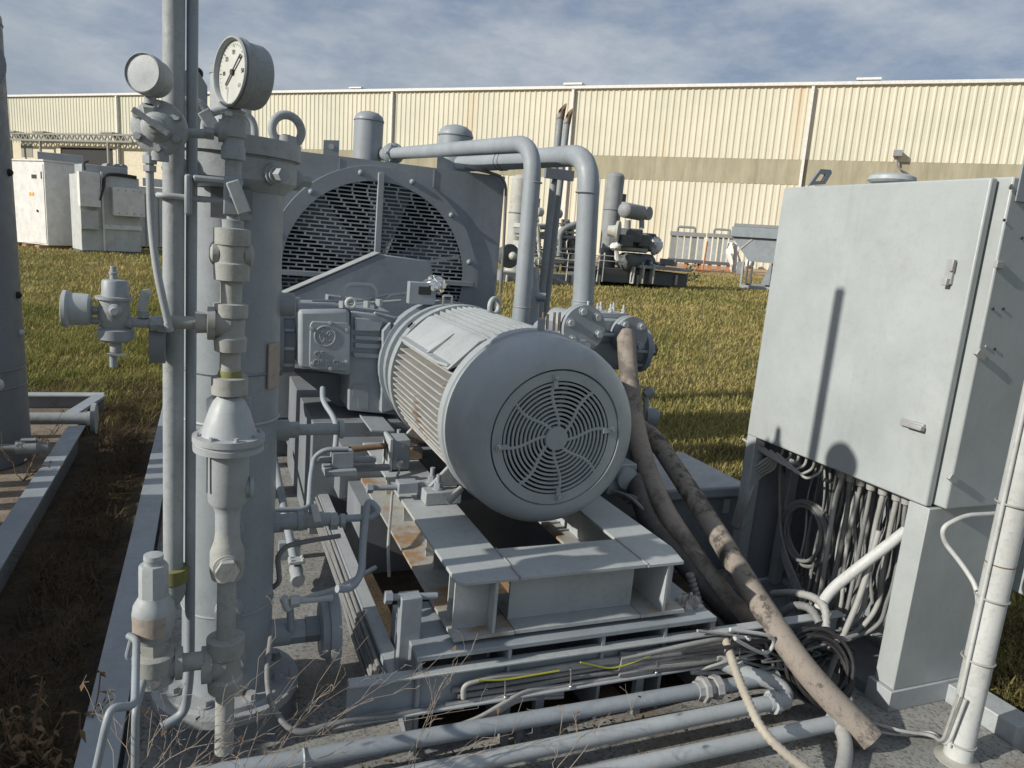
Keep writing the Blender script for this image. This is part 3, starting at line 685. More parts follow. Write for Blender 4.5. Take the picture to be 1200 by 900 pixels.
# foil wrapped sensor box above the motor
p = at(496, 344, Y=3.72); s_ = depth(p)/868
sbx = thing('sensor_box', 'grey slotted box with crumpled foil on top above the motor drive end', 'sensor box', (p.x, p.y, p.z-.06))
w2, h2 = 17*s_, 13*s_
mb = MB(); mb.box(p.x-w2, p.x+w2*.9, p.y, p.y+.05, p.z-h2, p.z+h2); mb.build('body', 'paint', sbx, bev=.004)
mb = MB(); mb.box(p.x-w2*.35, p.x+w2*.55, p.y-.003, p.y-.0005, p.z-h2*.1, p.z+h2*.62); mb.build('slot', 'ink', sbx, bev=.001)
mb = MB(); mb.sphere((p.x+w2*.95, p.y+.07, p.z+h2*.75), 1, 22, (w2*.8, .10, h2*.75))
mb.v = [tuple(V(v)+V((random.uniform(-1, 1), random.uniform(-1, 1), random.uniform(-1, 1)))*.011) for v in mb.v]; mb.build('foil_wrap', 'foil', sbx, ang=5)
mb = MB(); pp = at(519, 358, Y=3.6); mb.tube([pp, pp+V((0, 0, .05)), pp+V((.045, 0, .05)), pp+V((.045, 0, 0))], .006, 8, fil=.01); mb.build('bracket', 'steel', sbx)

# ================================================================== COOLER
KY = 5.1
def k3(x, y, Y=KY): return at(x, y, Y=Y)
tr_, tl_ = k3(592, 207), k3(340, 168.5)
X1 = tr_.x; X0 = -.02; ZT = tr_.z; fcn = k3(440, 322); FR = k3(554, 331).x-fcn.x
ko = thing('fan_cooler', 'big grey radiator box with a slotted round fan guard', 'cooler', ((X0+X1)/2, KY+.3, .3))
# front sheet with a round fan opening
mb = MB(); n = 48; rr = FR-.03
ring = [(fcn.x+rr*math.cos(2*math.pi*k/n), fcn.z+rr*math.sin(2*math.pi*k/n)) for k in range(n)]
def edge(a):
    c, s_ = math.cos(a), math.sin(a); best = 1e9
    for lim, v_, o_ in ((X1, c, fcn.x), (X0, c, fcn.x), (ZT, s_, fcn.z), (.35, s_, fcn.z)):
        if abs(v_) > 1e-9:
            t_ = (lim-o_)/v_
            if t_ > 0: best = min(best, t_)
    return (fcn.x+c*best, fcn.z+s_*best)
angs = sorted(set([2*math.pi*k/n for k in range(n)]+[math.atan2(z-fcn.z, x-fcn.x) % (2*math.pi) for x in (X0, X1) for z in (.35, ZT)]))
vi = [(fcn.x+rr*math.cos(a), KY, fcn.z+rr*math.sin(a)) for a in angs]; vo = [(edge(a)[0], KY, edge(a)[1]) for a in angs]; k = len(angs)
mb.add(vi+vo, [(i, (i+1) % k, (i+1) % k+k, i+k) for i in range(k)])
mb.box(X0, X1, KY+.012, KY+.75, ZT-.012, ZT); mb.box(X0, X0+.012, KY+.012, KY+.75, .35, ZT-.0125); mb.box(X1-.03, X1, KY+.003, KY+.75, .35, ZT-.0125); mb.box(X0+.013, X1-.031, KY+.74, KY+.75, .35, ZT-.0125)
shell = mb.build('shroud', 'cooler_paint', ko)
mb = MB(); mb.lathe((fcn.x, 0, fcn.z), YD, [(KY-.012, rr-.055), (KY-.014, FR+.012), (KY-.002, FR+.014)], 64, caps=False); mb.build('fan_ring', 'cooler_paint', ko)
gd = MB(); pitch, web = .026, .0085
def sl(z): return math.sqrt(max((rr-.05)**2-(z-fcn.z)**2, 0))
z = fcn.z-.14
row = 0
zs = []
while z < fcn.z+rr-.05: zs.append(z); z += pitch
for z in zs:
    hw = max(sl(z), sl(z+web))
    if hw > .02: gd.box(fcn.x-hw, fcn.x+hw, KY-.006, KY, z, z+web)
    zz = z+web
    hw = sl(zz+pitch*.5)
    x = -hw+((row % 2)*.05)
    while x < hw:
        gd.box(fcn.x+x-.006, fcn.x+x+.006, KY-.0055, KY-.0005, zz+.0002, zz+pitch-web-.0002); x += .10
    row += 1
gd.build('fan_guard', 'paint', ko)
mb = MB(); mb.box(fcn.x-.020, fcn.x+.020, KY-.035, KY-.0065, fcn.z-.2, fcn.z+rr-.0); mb.build('centre_bar', 'paint', ko, bev=.003)
mb = MB(); zc = k3(330, 316).z; mb.box(fcn.x-rr-.02, fcn.x+rr+.02, KY-.04, KY-.0065, zc-.03, zc); mb.build('cross_bar', 'paint', ko)
MB().lathe((fcn.x, 0, fcn.z), YD, [(KY+.30, .001), (KY+.30, rr)], 48, caps=False).build('dark_core', 'black', ko)
fb = MB()
for k in range(6):
    a = 2*math.pi*k/6+.35; d_ = V((math.cos(a), 0, math.sin(a))); e_ = V((-math.sin(a), .45, math.cos(a))).normalized()
    fb.prism([V((fcn.x, KY+.14, fcn.z))+d_*.12-e_*.07, V((fcn.x, KY+.14, fcn.z))+d_*(rr-.03)-e_*.16, V((fcn.x, KY+.14, fcn.z))+d_*(rr-.03)+e_*.15, V((fcn.x, KY+.14, fcn.z))+d_*.12+e_*.06], (0, .008, 0))
fb.lathe((fcn.x, 0, fcn.z), YD, [(KY+.1, .13), (KY+.2, .13)], 24); fb.build('fan', 'paint_dark', ko)
for k in range(12):
    a = 2*math.pi*k/12+.2; p = V((fcn.x+(FR-.03)*math.cos(a), KY-.0145, fcn.z+(FR-.03)*math.sin(a)))
    if p.z > fcn.z-.2: MB().sphere(p, .019, 12).build('bolt', 'paint', ko)
for zz in (ZT-.06,):
    MB().box(X0+.8, X0+.806, KY-.004, KY-.0003, fcn.z+.55, ZT-.01).build('sheet_seam', 'paint', ko)
MB().box(1.42, 1.428, KY-.004, KY-.0003, fcn.z+.5, ZT-.01).build('sheet_seam', 'paint', ko)
p = k3(389, 167); b_ = MB().prism([(p.x-.05, KY+.02, ZT+.001), (p.x+.05, KY+.02, ZT+.001), (p.x+.05, KY+.02, ZT+.10), (p.x-.05, KY+.02, ZT+.09)], (0, .012, 0)).build('lug', 'paint', ko)
MB().cyl((p.x, KY+.0195, ZT+.055), (p.x, KY+.017, ZT+.055), .018, n=14).build('hole', 'white_dirty', b_)
mb = MB(); mb.tube([k3(545, 196, KY-.03), k3(570, 201, KY-.04), k3(588, 207, KY-.04), k3(593, 218, KY-.04), k3(590, 290, KY-.04), k3(586, 345, KY-.04)], .011, 8, fil=.06); mb.build('conduit', 'cable_grey', ko)
MB().box(X0+.02, X1-.02, KY+.1, KY+.7, DZ, .35).build('base', 'paint_dark', ko)
# belt guard in front of the cooler
BG = 4.75
g_ = [at(333, 340, Y=BG), at(339, 350, Y=BG), at(339, 420, Y=BG), at(520, 420, Y=BG), at(505, 312, Y=BG), at(500, 306, Y=BG), at(446, 298, Y=BG), at(440, 298.5, Y=BG)]
bgd = thing('belt_guard', 'grey sloping sheet metal belt guard in front of the fan cooler', 'guard', at(430, 420, Y=BG))
MB().prism([at(334, 346, Y=BG), at(336, 430, Y=BG), at(522, 430, Y=BG), at(506, 312, Y=BG), at(502, 306, Y=BG), at(445, 298, Y=BG)], (0, .16, 0)).build('casing', 'cooler_paint', bgd, bev=.006)
a, b_ = at(333, 345, Y=BG-.004), at(445, 297, Y=BG-.004)
nn = V((-(b_-a).z, 0, (b_-a).x)).normalized()
MB().prism([a, b_, b_+nn*.006, a+nn*.006], (0, .17, 0)).build('top_strip', 'paint_pale', bgd)

# ================================================================== PIPES AND VESSELS BEHIND
def pulsation(px, ytop, dep, wpx, lab):
    p = EYE+ray(px, ytop)*dep; r = wpx*dep/868/2
    t = thing('pulsation_vessel', lab, 'pressure vessel', (p.x, p.y, DZ), 'domed vessels behind the cooler')
    MB().lathe((p.x, p.y, 0), (0, 0, 1), [(DZ, r), (p.z-r*.62, r)], 32).build('shell', 'paint', t)
    MB().lathe((p.x, p.y, p.z-r*.62), (0, 0, 1), [(.001, r*1.015), (r*.1, r*1.015), (r*.35, r*.9), (r*.55, r*.62), (r*.64, r*.25), (r*.65, 0)], 32).build('dome_head', 'paint', t)
    MB().torus((p.x, p.y, p.z-r*.62), (0, 0, 1), r*1.0, .006, 32, 6).build('weld_ring', 'paint_dark', t)
    return p, r
v1, r1 = pulsation(433, 131, 6.3, 34, 'domed grey vessel above the left part of the fan cooler')
v2, r2 = pulsation(535, 147, 5.6, 40, 'domed grey vessel half hidden by the two bent pipes')
PX = 1.92; rp = .057
P2b = at(681, 376, Y=3.7); P2t = at(692, 180, Y=3.7); zt2 = at(640, 181, Y=3.7).z
pp = thing('discharge_pipe', 'thick grey bent pipe at the right rising from the right cylinder', 'pipe', (P2b.x, 3.7, 1.2), 'bent pipes over the cooler')
e2 = EYE+ray(560, 191)*5.35
top2 = V((P2t.x, 3.7, at(692, 181, Y=3.7).z))
MB().tube([V((P2b.x+.0, 3.7, P2b.z+.10)), top2, e2, V((v2.x, v2.y, e2.z+.01))], rp*1.03, 24, fil=.2, seg=10).build('pipe', 'paint', pp)
MB().tube([V((P2b.x+.0, 3.7, P2b.z+.105)), V((P2b.x, 3.7, P2b.z-.02)), V((P2b.x+.10, 3.66, P2b.z-.10))], rp*1.05, 24, fil=.12, seg=8).build('bottom_elbow', 'paint', pp)
for zz in (P2b.z+.11, top2.z-.2): MB().torus((P2b.x if zz < 1.5 else top2.x, 3.7, zz), (0, 0, 1), rp*1.03, .004, 28, 6).build('weld_ring', 'paint', pp)
for f_ in (.70, .74): 
    q = top2.lerp(e2, f_); MB().torus(q, e2-top2, rp*1.06, .004, 24, 6).build('weld_ring', 'paint_dark', pp)
Y1 = 3.78; rp = .047
P1b = at(611, 368, Y=Y1); P1t = at(627, 168, Y=Y1); e1 = EYE+ray(462, 180)*6.1
pp = thing('discharge_pipe', 'grey bent pipe at the left with a flange at the domed vessel', 'pipe', (P1b.x, Y1, 1.2), 'bent pipes over the cooler')
MB().tube([V((P1b.x, Y1, P1b.z-.1)), V((P1t.x, Y1, P1t.z)), e1], rp, 24, fil=.2, seg=10).build('pipe', 'paint', pp)
for zz in (P1t.z-.2, P1b.z+.04): MB().torus((P1b.x, Y1, zz), (0, 0, 1), rp, .004, 28, 6).build('weld_ring', 'paint', pp)
d_ = (e1-V((P1t.x, Y1, P1t.z))).normalized()
fl = MB().lathe(e1, d_, [(-.02, .06), (0, .085), (.03, .085), (.031, .06), (.035, .06), (.036, .085), (.066, .085), (.067, .055), (.28, .055)], 28).build('flange', 'paint', pp)
for k in range(6):
    a_ = k*math.pi/3; fu, fv, _ = frame(d_); q = e1+(fu*math.cos(a_)+fv*math.sin(a_))*.07; MB().cyl(q-d_*.03, q+d_*.1, .009, n=8).build('stud', 'paint_pale', fl)
mb = MB(); p = at(645, 365, Y=4.4); q = at(620, 330, Y=4.6)
t = thing('cone_reducer', 'grey tapered fitting standing behind the left bent pipe', 'fitting', (q.x+.05, 4.75, 1.0))
MB().lathe((q.x+.06, 4.75, 1.0), (0, 0, 1), [(0, .10), (.30, .09), (.46, .055), (.5, .05)], 24).build('cone', 'paint', t)
MB().cyl((q.x+.08, 4.7, 1.3), (q.x+.16, 4.66, 1.3), .03).build('nozzle', 'paint', t)
# twin exhaust stacks with mitred rusty tips
for i, (xa, ya, xb, yb, w_, lab) in enumerate(((658.5, 118, 633, 362, 8.5, 'thin grey stack with a mitred rusty tip, the taller of the twin stacks'), (666.5, 124, 640, 362, 7.5, 'thin grey stack with a mitred rusty tip, the shorter of the twin stacks'))):
    dep = 6.0+.12*i; a, b_ = EYE+ray(xa, ya)*dep, EYE+ray(xb, yb)*dep; r_ = w_*dep/868/2
    t = thing('exhaust_stack', lab, 'stack', (b_.x, b_.y, DZ), 'twin exhaust stacks')
    top = V((a.x, a.y, a.z-.11)); foot = b_+(b_-a).normalized()*1.2; foot.z = max(foot.z, DZ+.01)
    MB().cyl(foot, top, r_, n=16).build('pipe', 'bg_grey', t)
    mb = MB(); n = 14; up = (a-b_).normalized(); fu, fv, _ = frame(up); vs = []
    for k in range(n): vs.append(top+(fu*math.cos(2*math.pi*k/n)+fv*math.sin(2*math.pi*k/n))*r_*1.08-up*.04)
    for k in range(n):
        e_ = (fu*math.cos(2*math.pi*k/n)+fv*math.sin(2*math.pi*k/n)); vs.append(top+e_*r_*1.08+V((.012, 0, 0))+up*(.06+.045*e_.dot(V((1, .3, 0)))))
    mb.add(vs, [(k, (k+1) % n, (k+1) % n+n, k+n) for k in range(n)]); mb.build('rusty_tip', 'rust', t)
    if i == 0:
        q = a.lerp(b_, .36); MB().box(q.x-.10, q.x+.15, q.y-.06, q.y-.02, q.z-.03, q.z+.05).build('clamp', 'paint_dark', t)
# grey vertical vessel and dark box behind the separator lid
p0 = at(271, 90, Y=3.9); r_ = 23*depth(p0)/868
t = thing('tall_vessel', 'pale grey vertical pipe rising behind the separator lid', 'vessel', (p0.x, 3.9, DZ))
MB().cyl((p0.x, 3.9, DZ), (p0.x, 3.9, p0.z), r_, n=32).build('shell', 'paint_pale', t)
MB().lathe((p0.x, 3.9, p0.z+.0005), (0, 0, 1), [(0, r_*1.04), (.03, r_*1.04), (.06, r_*.6), (.075, .01)], 32).build('head', 'paint', t)
a, b_, c_, d_ = at(227, 84, Y=4.3), at(233, 84, Y=4.3), at(243, 101, Y=4.3), at(242, 150, Y=4.3)
t = thing('louvre_box', 'dark grey sheet metal box with a sloping corner between the vent pipe and the gauge', 'box', (b_.x, 4.4, DZ))
MB().prism([V((a.x-.12, 4.3, a.z)), b_, c_, V((c_.x, 4.3, 1.2)), V((a.x-.12, 4.3, 1.2))], (0, .25, 0)).build('casing', 'paint_dark', t, bev=.004)
MB().box(a.x-.1, c_.x-.01, 4.31, 4.5, DZ, 1.199).build('stand', 'paint_dark', t)
MB().sphere(at(231, 86, Y=4.35), .03).build('knob', 'black', t)
# ================================================================== SEPARATOR COLUMN
cb0 = at(266, 790, Z=.18); CX, CYc = cb0.x, cb0.y; CR = .1365
def cz_(y): # height on the column axis for an image row
    lo, hi = 0., 2.6
    for _ in range(40):
        mid = (lo+hi)/2; p = V((CX, CYc, mid))-EYE; yy = 450+F*p.dot(DN)/p.dot(fw)
        if yy > y: lo = mid
        else: hi = mid
    return lo
print('column', CX, CYc, cz_(165), cz_(200))
col = thing('separator_column', 'thick grey vertical separator vessel with a bolted lid and round base flange', 'pressure vessel', (CX, CYc, DZ))
ZL = cz_(203); ZT2 = cz_(172)
MB().cyl((CX, CYc, .16), (CX, CYc, ZL-.02), CR, n=56).build('shell', 'paint', col)
MB().lathe((CX, CYc, 0), (0, 0, 1), [(.136, .2), (.137, .225), (.165, .225), (.166, .20), (.18, .195), (.181, .137)], 48).build('base_ring', 'paint_cast', col)
MB().lathe((CX, CYc, 0), (0, 0, 1), [(DZ, .21), (.1355, .21)], 48).build('skirt', 'paint_dark', col)  # darker than the ring above: shade put into the colour
for y_, r_ in ((602, .034), (690, .036), (748, .05)):
    zz = cz_(y_); MB().lathe((CX, CYc-CR+.01, zz), (-.15, -1, 0), [(0, r_*1.15), (.02, r_*1.1), (.022, r_), (.05, r_), (.052, r_*.6), (.056, r_*.55)], 24).build('front_nozzle', 'paint_cast', col)
for k in range(8):
    a = 2*math.pi*k/8+.4; MB().bolt((CX+.17*math.cos(a), CYc+.17*math.sin(a), .181), (0, 0, 1), .017).build('bolt', 'paint_cast', col)
MB().torus((CX, CYc, cz_(700)), (0, 0, 1), CR, .004, 48, 6).build('weld_ring', 'paint_cast', col)
MB().torus((CX, CYc, cz_(430)), (0, 0, 1), CR, .005, 48, 6).build('weld_ring', 'paint_dark', col)
lid = MB().lathe((CX, CYc, 0), (0, 0, 1), [(ZL-.05, CR+.004), (ZL-.02, CR+.035), (ZT2-.035, CR+.035), (ZT2-.034, CR+.03), (ZT2-.028, CR+.03), (ZT2-.027, CR+.045), (ZT2+.02, CR+.045), (ZT2+.021, 0)], 48).build('lid', 'paint_cast', col, ang=25)
for a in (-1.0, -2.35, .2, 2.6, 1.5):
    p = V((CX+math.cos(a)*(CR+.036), CYc+math.sin(a)*(CR+.036), ZL+.0)); d = V((math.cos(a), math.sin(a), 0))
    b_ = MB(); b_.cyl(p-d*.01, p+d*.012, .03); b_.bolt(p+d*.012, d, .018, .03); b_.build('clamp_bolt', 'paint_cast', lid)
e_ = at(336, 158, Y=CYc-.02)
el = MB().torus((e_.x, e_.y, e_.z+.012), (.25, -1, 0), .043, .0125, 32, 12).build('lifting_eye', 'paint_cast', lid)
MB().cyl((e_.x, e_.y, ZT2+.021), (e_.x, e_.y, e_.z+.0), .012).build('eye_stud', 'paint_cast', lid)
MB().cyl((e_.x, e_.y, ZT2+.021), (e_.x, e_.y, ZT2+.045), .03).build('eye_base', 'paint_cast', lid)
Zt = ZT2+.021
mb = MB(); mb.tube([V((CX+.055, CYc+.03, Zt)), V((CX+.05, CYc+.03, Zt+.07)), V((CX-.02, CYc+.03, Zt+.085)), V((CX-.08, CYc+.03, Zt+.06)), V((CX-.085, CYc+.03, Zt))], .011, 10, fil=.05); mb.build('handle', 'paint_cast', lid)
mb = MB(); mb.tube([at(243, 160, Y=CYc+.08), at(246, 138, Y=CYc+.08), at(236, 122, Y=CYc+.08), at(222, 118, Y=CYc+.08), at(205, 120, Y=CYc+.08)], .014, 10, fil=.06); mb.build('bent_pipe', 'paint_cast', lid)
mb = MB(); mb.bar(at(238, 130, Y=CYc+.02), at(256, 158, Y=CYc+.02), .035, .02, (0, 1, 0)); mb.build('davit_link', 'paint_cast', lid, bev=.003)
# bracket with U bolt that holds the vent pipe
br = MB(); Yb = 2.05
a, b_, c_ = at(216, 252, Y=Yb), at(216, 203.5, Y=Yb), at(285, 212, Y=Yb)
zt, zb = b_.z, a.z; xl, xr = a.x, c_.x
br.box(xl, xl+.018, Yb-.01, Yb+.02, zb, zt); br.box(xl+.0181, xr, Yb-.01, Yb+.2, zt-.018, zt)
br.build('pipe_bracket', 'paint', col, bev=.006)
MB().box(xl+.06, xr+.03, Yb+.15, Yb+.165, zb-.0, zt-.0185).build('bracket_web', 'paint_dark', col)
# nozzles on the right flank (x direction)
def nozzle(x0, x1, y, name, prof, mat='paint_cast', dy=0):
    p = at((x0+x1)/2, y, Y=CYc+dy); L = abs(at(x1, y, Y=CYc+dy).x-p.x)*2
    return p.z, at(x1, y, Y=CYc+dy).x
z1_ = at(332, 357, Y=CYc).z; xe = at(345, 357, Y=CYc).x
MB().lathe((CX+CR-.01, CYc, z1_), (1, 0, 0), [(0, .037), (.05, .037), (.052, .031), (xe-CX-CR, .031), (xe-CX-CR+.001, .024), (xe-CX-CR+.02, .022)], 24).build('nozzle', 'paint_cast', col)
z2_ = at(326, 504, Y=CYc).z
MB().lathe((CX+CR-.01, CYc, z2_), (1, 0, 0), [(0, .033), (.045, .033), (.046, .026), (.075, .026), (.076, .018), (.20, .018), (.201, .03), (.215, .03)], 24).build('nozzle', 'paint_cast', col)
# nameplate
p = at(313, 428, Y=CYc-.1); a_ = -1.02
pc = V((CX+math.cos(-.62)*(CR+.004), CYc+math.sin(-.62)*(CR+.004), at(312, 428, Y=CYc-.08).z)); tn = V((math.sin(.62), math.cos(.62), 0))
MB().obox(pc, tn*.03, V((math.cos(-.62), math.sin(-.62), 0))*.003, V((0, 0, .068))).build('nameplate', 'plate_tan', col, bev=.002)
MB().torus((CX, CYc, cz_(486)), (0, 0, 1), CR+.001, .005, 48, 6).build('band_clamp', 'paint_pale', col)

# ================================================================== FRONT STANDPIPE
SY = 1.98; SX = at(264.5, 760, Y=SY).x
def sz(y):
    lo, hi = -.2, 2.6
    for _ in range(40):
        mid = (lo+hi)/2; p = V((SX, SY, mid))-EYE; yy = 450+F*p.dot(DN)/p.dot(fw)
        if yy > y: lo = mid
        else: hi = mid
    return lo
def sr(wpx, y): return wpx/2*depth((SX, SY, sz(y)))/868
sp = thing('instrument_standpipe', 'pale chalky vertical pipe with unions tees and valves in front of the separator', 'pipe', (SX, SY, DZ))
def seg(name, rows, mat='paint_chalk', n=24):
    mb = MB(); base = sz(rows[0][0]); mb.lathe((SX, SY, 0), (0, 0, 1), [(sz(y), sr(w_, y)) for y, w_ in rows][::-1] if rows[0][0] < rows[-1][0] else [(sz(y), sr(w_, y)) for y, w_ in rows], n)
    return mb.build(name, mat, sp)
def out(name, y, x1, prof, mat='paint_chalk', d=-1, n=20):   # side outlet along x
    return MB().lathe((SX, SY, sz(y)), (d, 0, 0), prof, n).build(name, mat, sp)
def plen(x, y): return abs(at(x, y, Y=SY).x-SX)
seg('pipe', [(880, 21), (803, 21)]); seg('pipe', [(752, 21), (676, 21)]); seg('pipe', [(438, 23), (411, 23)]); seg('pipe', [(356, 24), (327, 24)]); seg('pipe', [(208, 18), (186, 18)], 'paint_cast')
# bottom cross
seg('cross', [(806, 30), (806.5, 38), (793, 40), (790, 33), (768, 34), (765, 41), (747, 43), (746, 30)])
L = plen(236, 776); out('cross_outlet', 776, 236, [(0, sr(36, 776)), (L*.55, sr(36, 776)), (L*.56, sr(42, 776)), (L, sr(42, 776)), (L+.001, sr(30, 776))])
# plugged body
seg('plug_body', [(678, 25), (676, 34), (668, 38), (645, 38), (634, 30), (628, 28), (622, 27)])
MB().lathe((SX, SY, sz(658)), (0, -1, 0), [(0, .036), (.045, .036), (.046, .03), (.05, .03)], 24).build('plug_boss', 'paint_chalk', sp)
MB().hexa((SX, SY-.05, sz(658)), (0, -1, 0), .030, .02).build('hex_plug', 'paint_chalk', sp)
# control valve: tapered neck, body, flange, bell bonnet, arrow plate
seg('valve_neck', [(634, 24), (626, 27), (600, 28), (592, 33), (586, 42)], 'paint_pale')
vb = seg('valve_body', [(590, 38), (586, 44), (530, 46), (524, 50)], 'paint_pale')
fl = seg('bonnet_flange', [(527, 60), (526, 78), (520, 79), (519, 74), (517, 74), (516, 80), (509, 80), (508, 60)], 'paint_pale', 36)
seg('bell_bonnet', [(509, 64), (504, 60), (480, 45), (470, 36), (464, 26), (463, 0)], 'paint_pale', 32)
for k in range(8):
    a = 2*math.pi*k/8+.2; r_ = sr(70, 512); MB().bolt((SX+math.cos(a)*r_, SY+math.sin(a)*r_, sz(509)), (0, 0, 1), .006, .008).build('bolt', 'paint_pale', fl)
out('side_nozzle', 572, 295, [(0, .022), (plen(291, 572), .024), (plen(293, 572), .03), (plen(297, 572), .03)], 'paint_pale', d=1)
MB().box(SX-sr(48, 560), SX-sr(44, 560)+.0, SY-.03, SY-.022, sz(572), sz(527)).build('side_rib', 'paint_pale', sp)
p_ = [(SX-sr(50, 468), SY+.01, sz(484)), (SX+sr(50, 468), SY+.01, sz(484)), (SX+sr(50, 468), SY+.01, sz(469)), (SX, SY+.01, sz(452)), (SX-sr(50, 468), SY+.01, sz(469))]
MB().prism(p_, (0, .006, 0)).build('arrow_plate', 'paint_pale', sp)
seg('mossy_collar', [(462, 36), (461, 40), (442, 41), (441, 28)]); seg('moss_ring', [(442, 26), (438, 27), (434, 24)], 'moss')
# upper tee
seg('tee', [(412, 30), (411, 35), (396, 37), (393, 31), (374, 32), (371, 38), (356, 38), (355, 28)])
L = plen(243, 380); out('tee_outlet', 379, 243, [(0, sr(34, 380)), (L*.66, sr(34, 380)), (L*.67, sr(40, 380)), (L, sr(40, 380)), (L+.001, sr(26, 380)), (L+.002, sr(24, 380)), (plen(229, 380), sr(26, 380))], n=24)
out('outlet_pipe', 380, 200, [(plen(229, 380), sr(15, 380)), (plen(199, 381), sr(15, 380))])
# big union
seg('union', [(329, 33), (328, 40), (309, 41), (307, 36), (288, 37), (287, 41), (268, 41), (267, 30)], n=28)
for s_ in (-1, 1): MB().lathe((SX+s_*sr(38, 295), SY+.0, sz(298)), (s_, 0, 0), [(-.01, .028), (.004, .028), (.009, .022), (.012, .012)], 20).build('union_lug', 'paint_chalk', sp)
seg('collar', [(268, 22), (267, 25), (258, 26), (257, 16), (250, 14)], 'paint_cast')
# needle valve block and lever
zb0, zb1 = sz(252), sz(207); w_ = sr(20, 230)
MB().box(SX-w_, SX+w_, SY-w_, SY+w_, zb0, zb1).build('needle_valve', 'paint', sp, bev=.003)
a, b_ = at(272, 212, Y=SY-.05), at(287, 250, Y=SY-.05)
MB().bar(a, b_, .031, .012, (0, 1, 0)).build('lever', 'paint_pale', sp, bev=.003)
MB().cyl((SX, SY-.05, (zb0+zb1)/2), (SX, SY-.01, (zb0+zb1)/2), .008).build('stem', 'paint', sp)
# top tee with hex outlet
seg('gauge_tee', [(188, 22), (187, 27), (173, 27), (170, 23), (162, 23), (161, 28), (141, 28), (140, 20)], 'paint_cast')
L = plen(256, 158); out('gauge_tee_outlet', 155, 256, [(0, sr(25, 155)), (L, sr(26, 155)), (L+.001, sr(16, 155)), (plen(251, 158), sr(13, 155))], 'paint_cast')
q = at(251, 157, Y=SY); MB().cyl(q, q-V((.018, 0, 0)), sr(15, 157), n=6).build('hex_nut', 'paint_cast', sp)
seg('gauge_nipple', [(141, 26), (130, 26), (129, 16), (118, 15)], 'paint_cast')
mb = MB(); mb.torus((SX, SY, sz(135)), (0, 0, 1), sr(27, 135), .0012, 24, 5); mb.box(SX-.02, SX-.004, SY-sr(27, 135)-.001, SY-sr(27, 135)+.002, sz(138), sz(133)); mb.build('thread_tape', 'dial', sp)

# gauges
def gauge(ctr, nrm, R, L, label, face=True, mat='paint_cast', stem=None, grp='pressure gauges'):
    ctr, nrm = V(ctr), V(nrm).normalized()
    g = thing('pressure_gauge', label, 'gauge', (ctr.x, ctr.y, ctr.z-R), grp)
    MB().lathe(ctr, -nrm, [(.0, R*.9), (.004, R*.98), (.012, R*1.0), (.02, R*.985), (.024, R*.93), (L-.012, R*.93), (L-.004, R*.88), (L, R*.8)], 48, caps=False).build('case', mat, g, ang=30)
    MB().lathe(ctr, -nrm, [(L-.001, .0), (L-.001, R*.81)], 48, caps=False).build('back', mat, g)
    if face:
        MB().lathe(ctr, nrm, [(.002, R*1.0), (.006, R*.97), (.006, R*.93), (.002, R*.90), (-.007, R*.895)], 48, caps=False).build('bezel', 'paint_pale', g)
        dl = MB().lathe(ctr-nrm*.006, nrm, [(0, R*.9), (.0005, 0)], 48, caps=False).build('dial', 'dial', g)
        x = V((0, 0, 1)).cross(nrm).normalized(); up = V((0, 0, 1)); o = ctr-nrm*.005
        def pt(a, r): return o+x*math.sin(a)*r+up*math.cos(a)*r
        tk = MB()
        for k in range(31):
            a = rad(-135+270*k/30); tk.bar(pt(a, R*.80), pt(a, R*(.70 if k % 5 == 0 else .75)), R*.022 if k % 5 == 0 else R*.01, .0004, nrm)
        tk.build('scale_marks', 'ink', g)
        for k in range(7):
            a = rad(-135+270*k/6); text(('0', '10', '20', '30', '40', '50', '60')[k], R*.17, 'ink', g, pt(a, R*.56), x, up, .0003, name='numeral')
        nd = MB(); a = rad(48); nd.bar(pt(a, R*.66)+nrm*.003, pt(a, -R*.5)+nrm*.003, R*.06, .001, nrm); nd.lathe(o, nrm, [(0, R*.09), (.005, R*.08)], 16); nd.build('needle', 'ink', g)
    else:
        MB().lathe(ctr, nrm, [(-.002, R*.92), (.004, R*.9), (.005, R*.0)], 48, caps=False).build('painted_face', 'plate_tan' if False else 'paint_pale', g)
        MB().lathe(ctr, nrm, [(-.004, R*1.0), (.006, R*.985), (.008, R*.93), (.005, R*.90)], 48, caps=False).build('bezel', mat, g)
    if stem: MB().cyl(stem[0], stem[1], stem[2], n=16).build('stem', mat, g)
    return g
gn = V((-.90, -.43, .03)).normalized(); gc = at(270.5, 84, Y=SY-.03)
Rg = 40*depth(gc)/868
gauge(gc, gn, Rg, .075, 'round pressure gauge with a white dial and black needle on top of the standpipe', stem=((SX, SY, sz(122)), (SX, SY, sz(104)), sr(17, 118)))
gn2 = V((-.50, -.86, .08)).normalized(); g2 = at(168.5, 86, Y=SY-.06); R2 = 23.5*depth(g2)/868
gauge(g2, gn2, R2, .055, 'round pressure gauge painted over blank beside the tall vent pipe', face=False, stem=(at(176, 122, Y=SY-.03), at(176, 104, Y=SY-.03), .013))
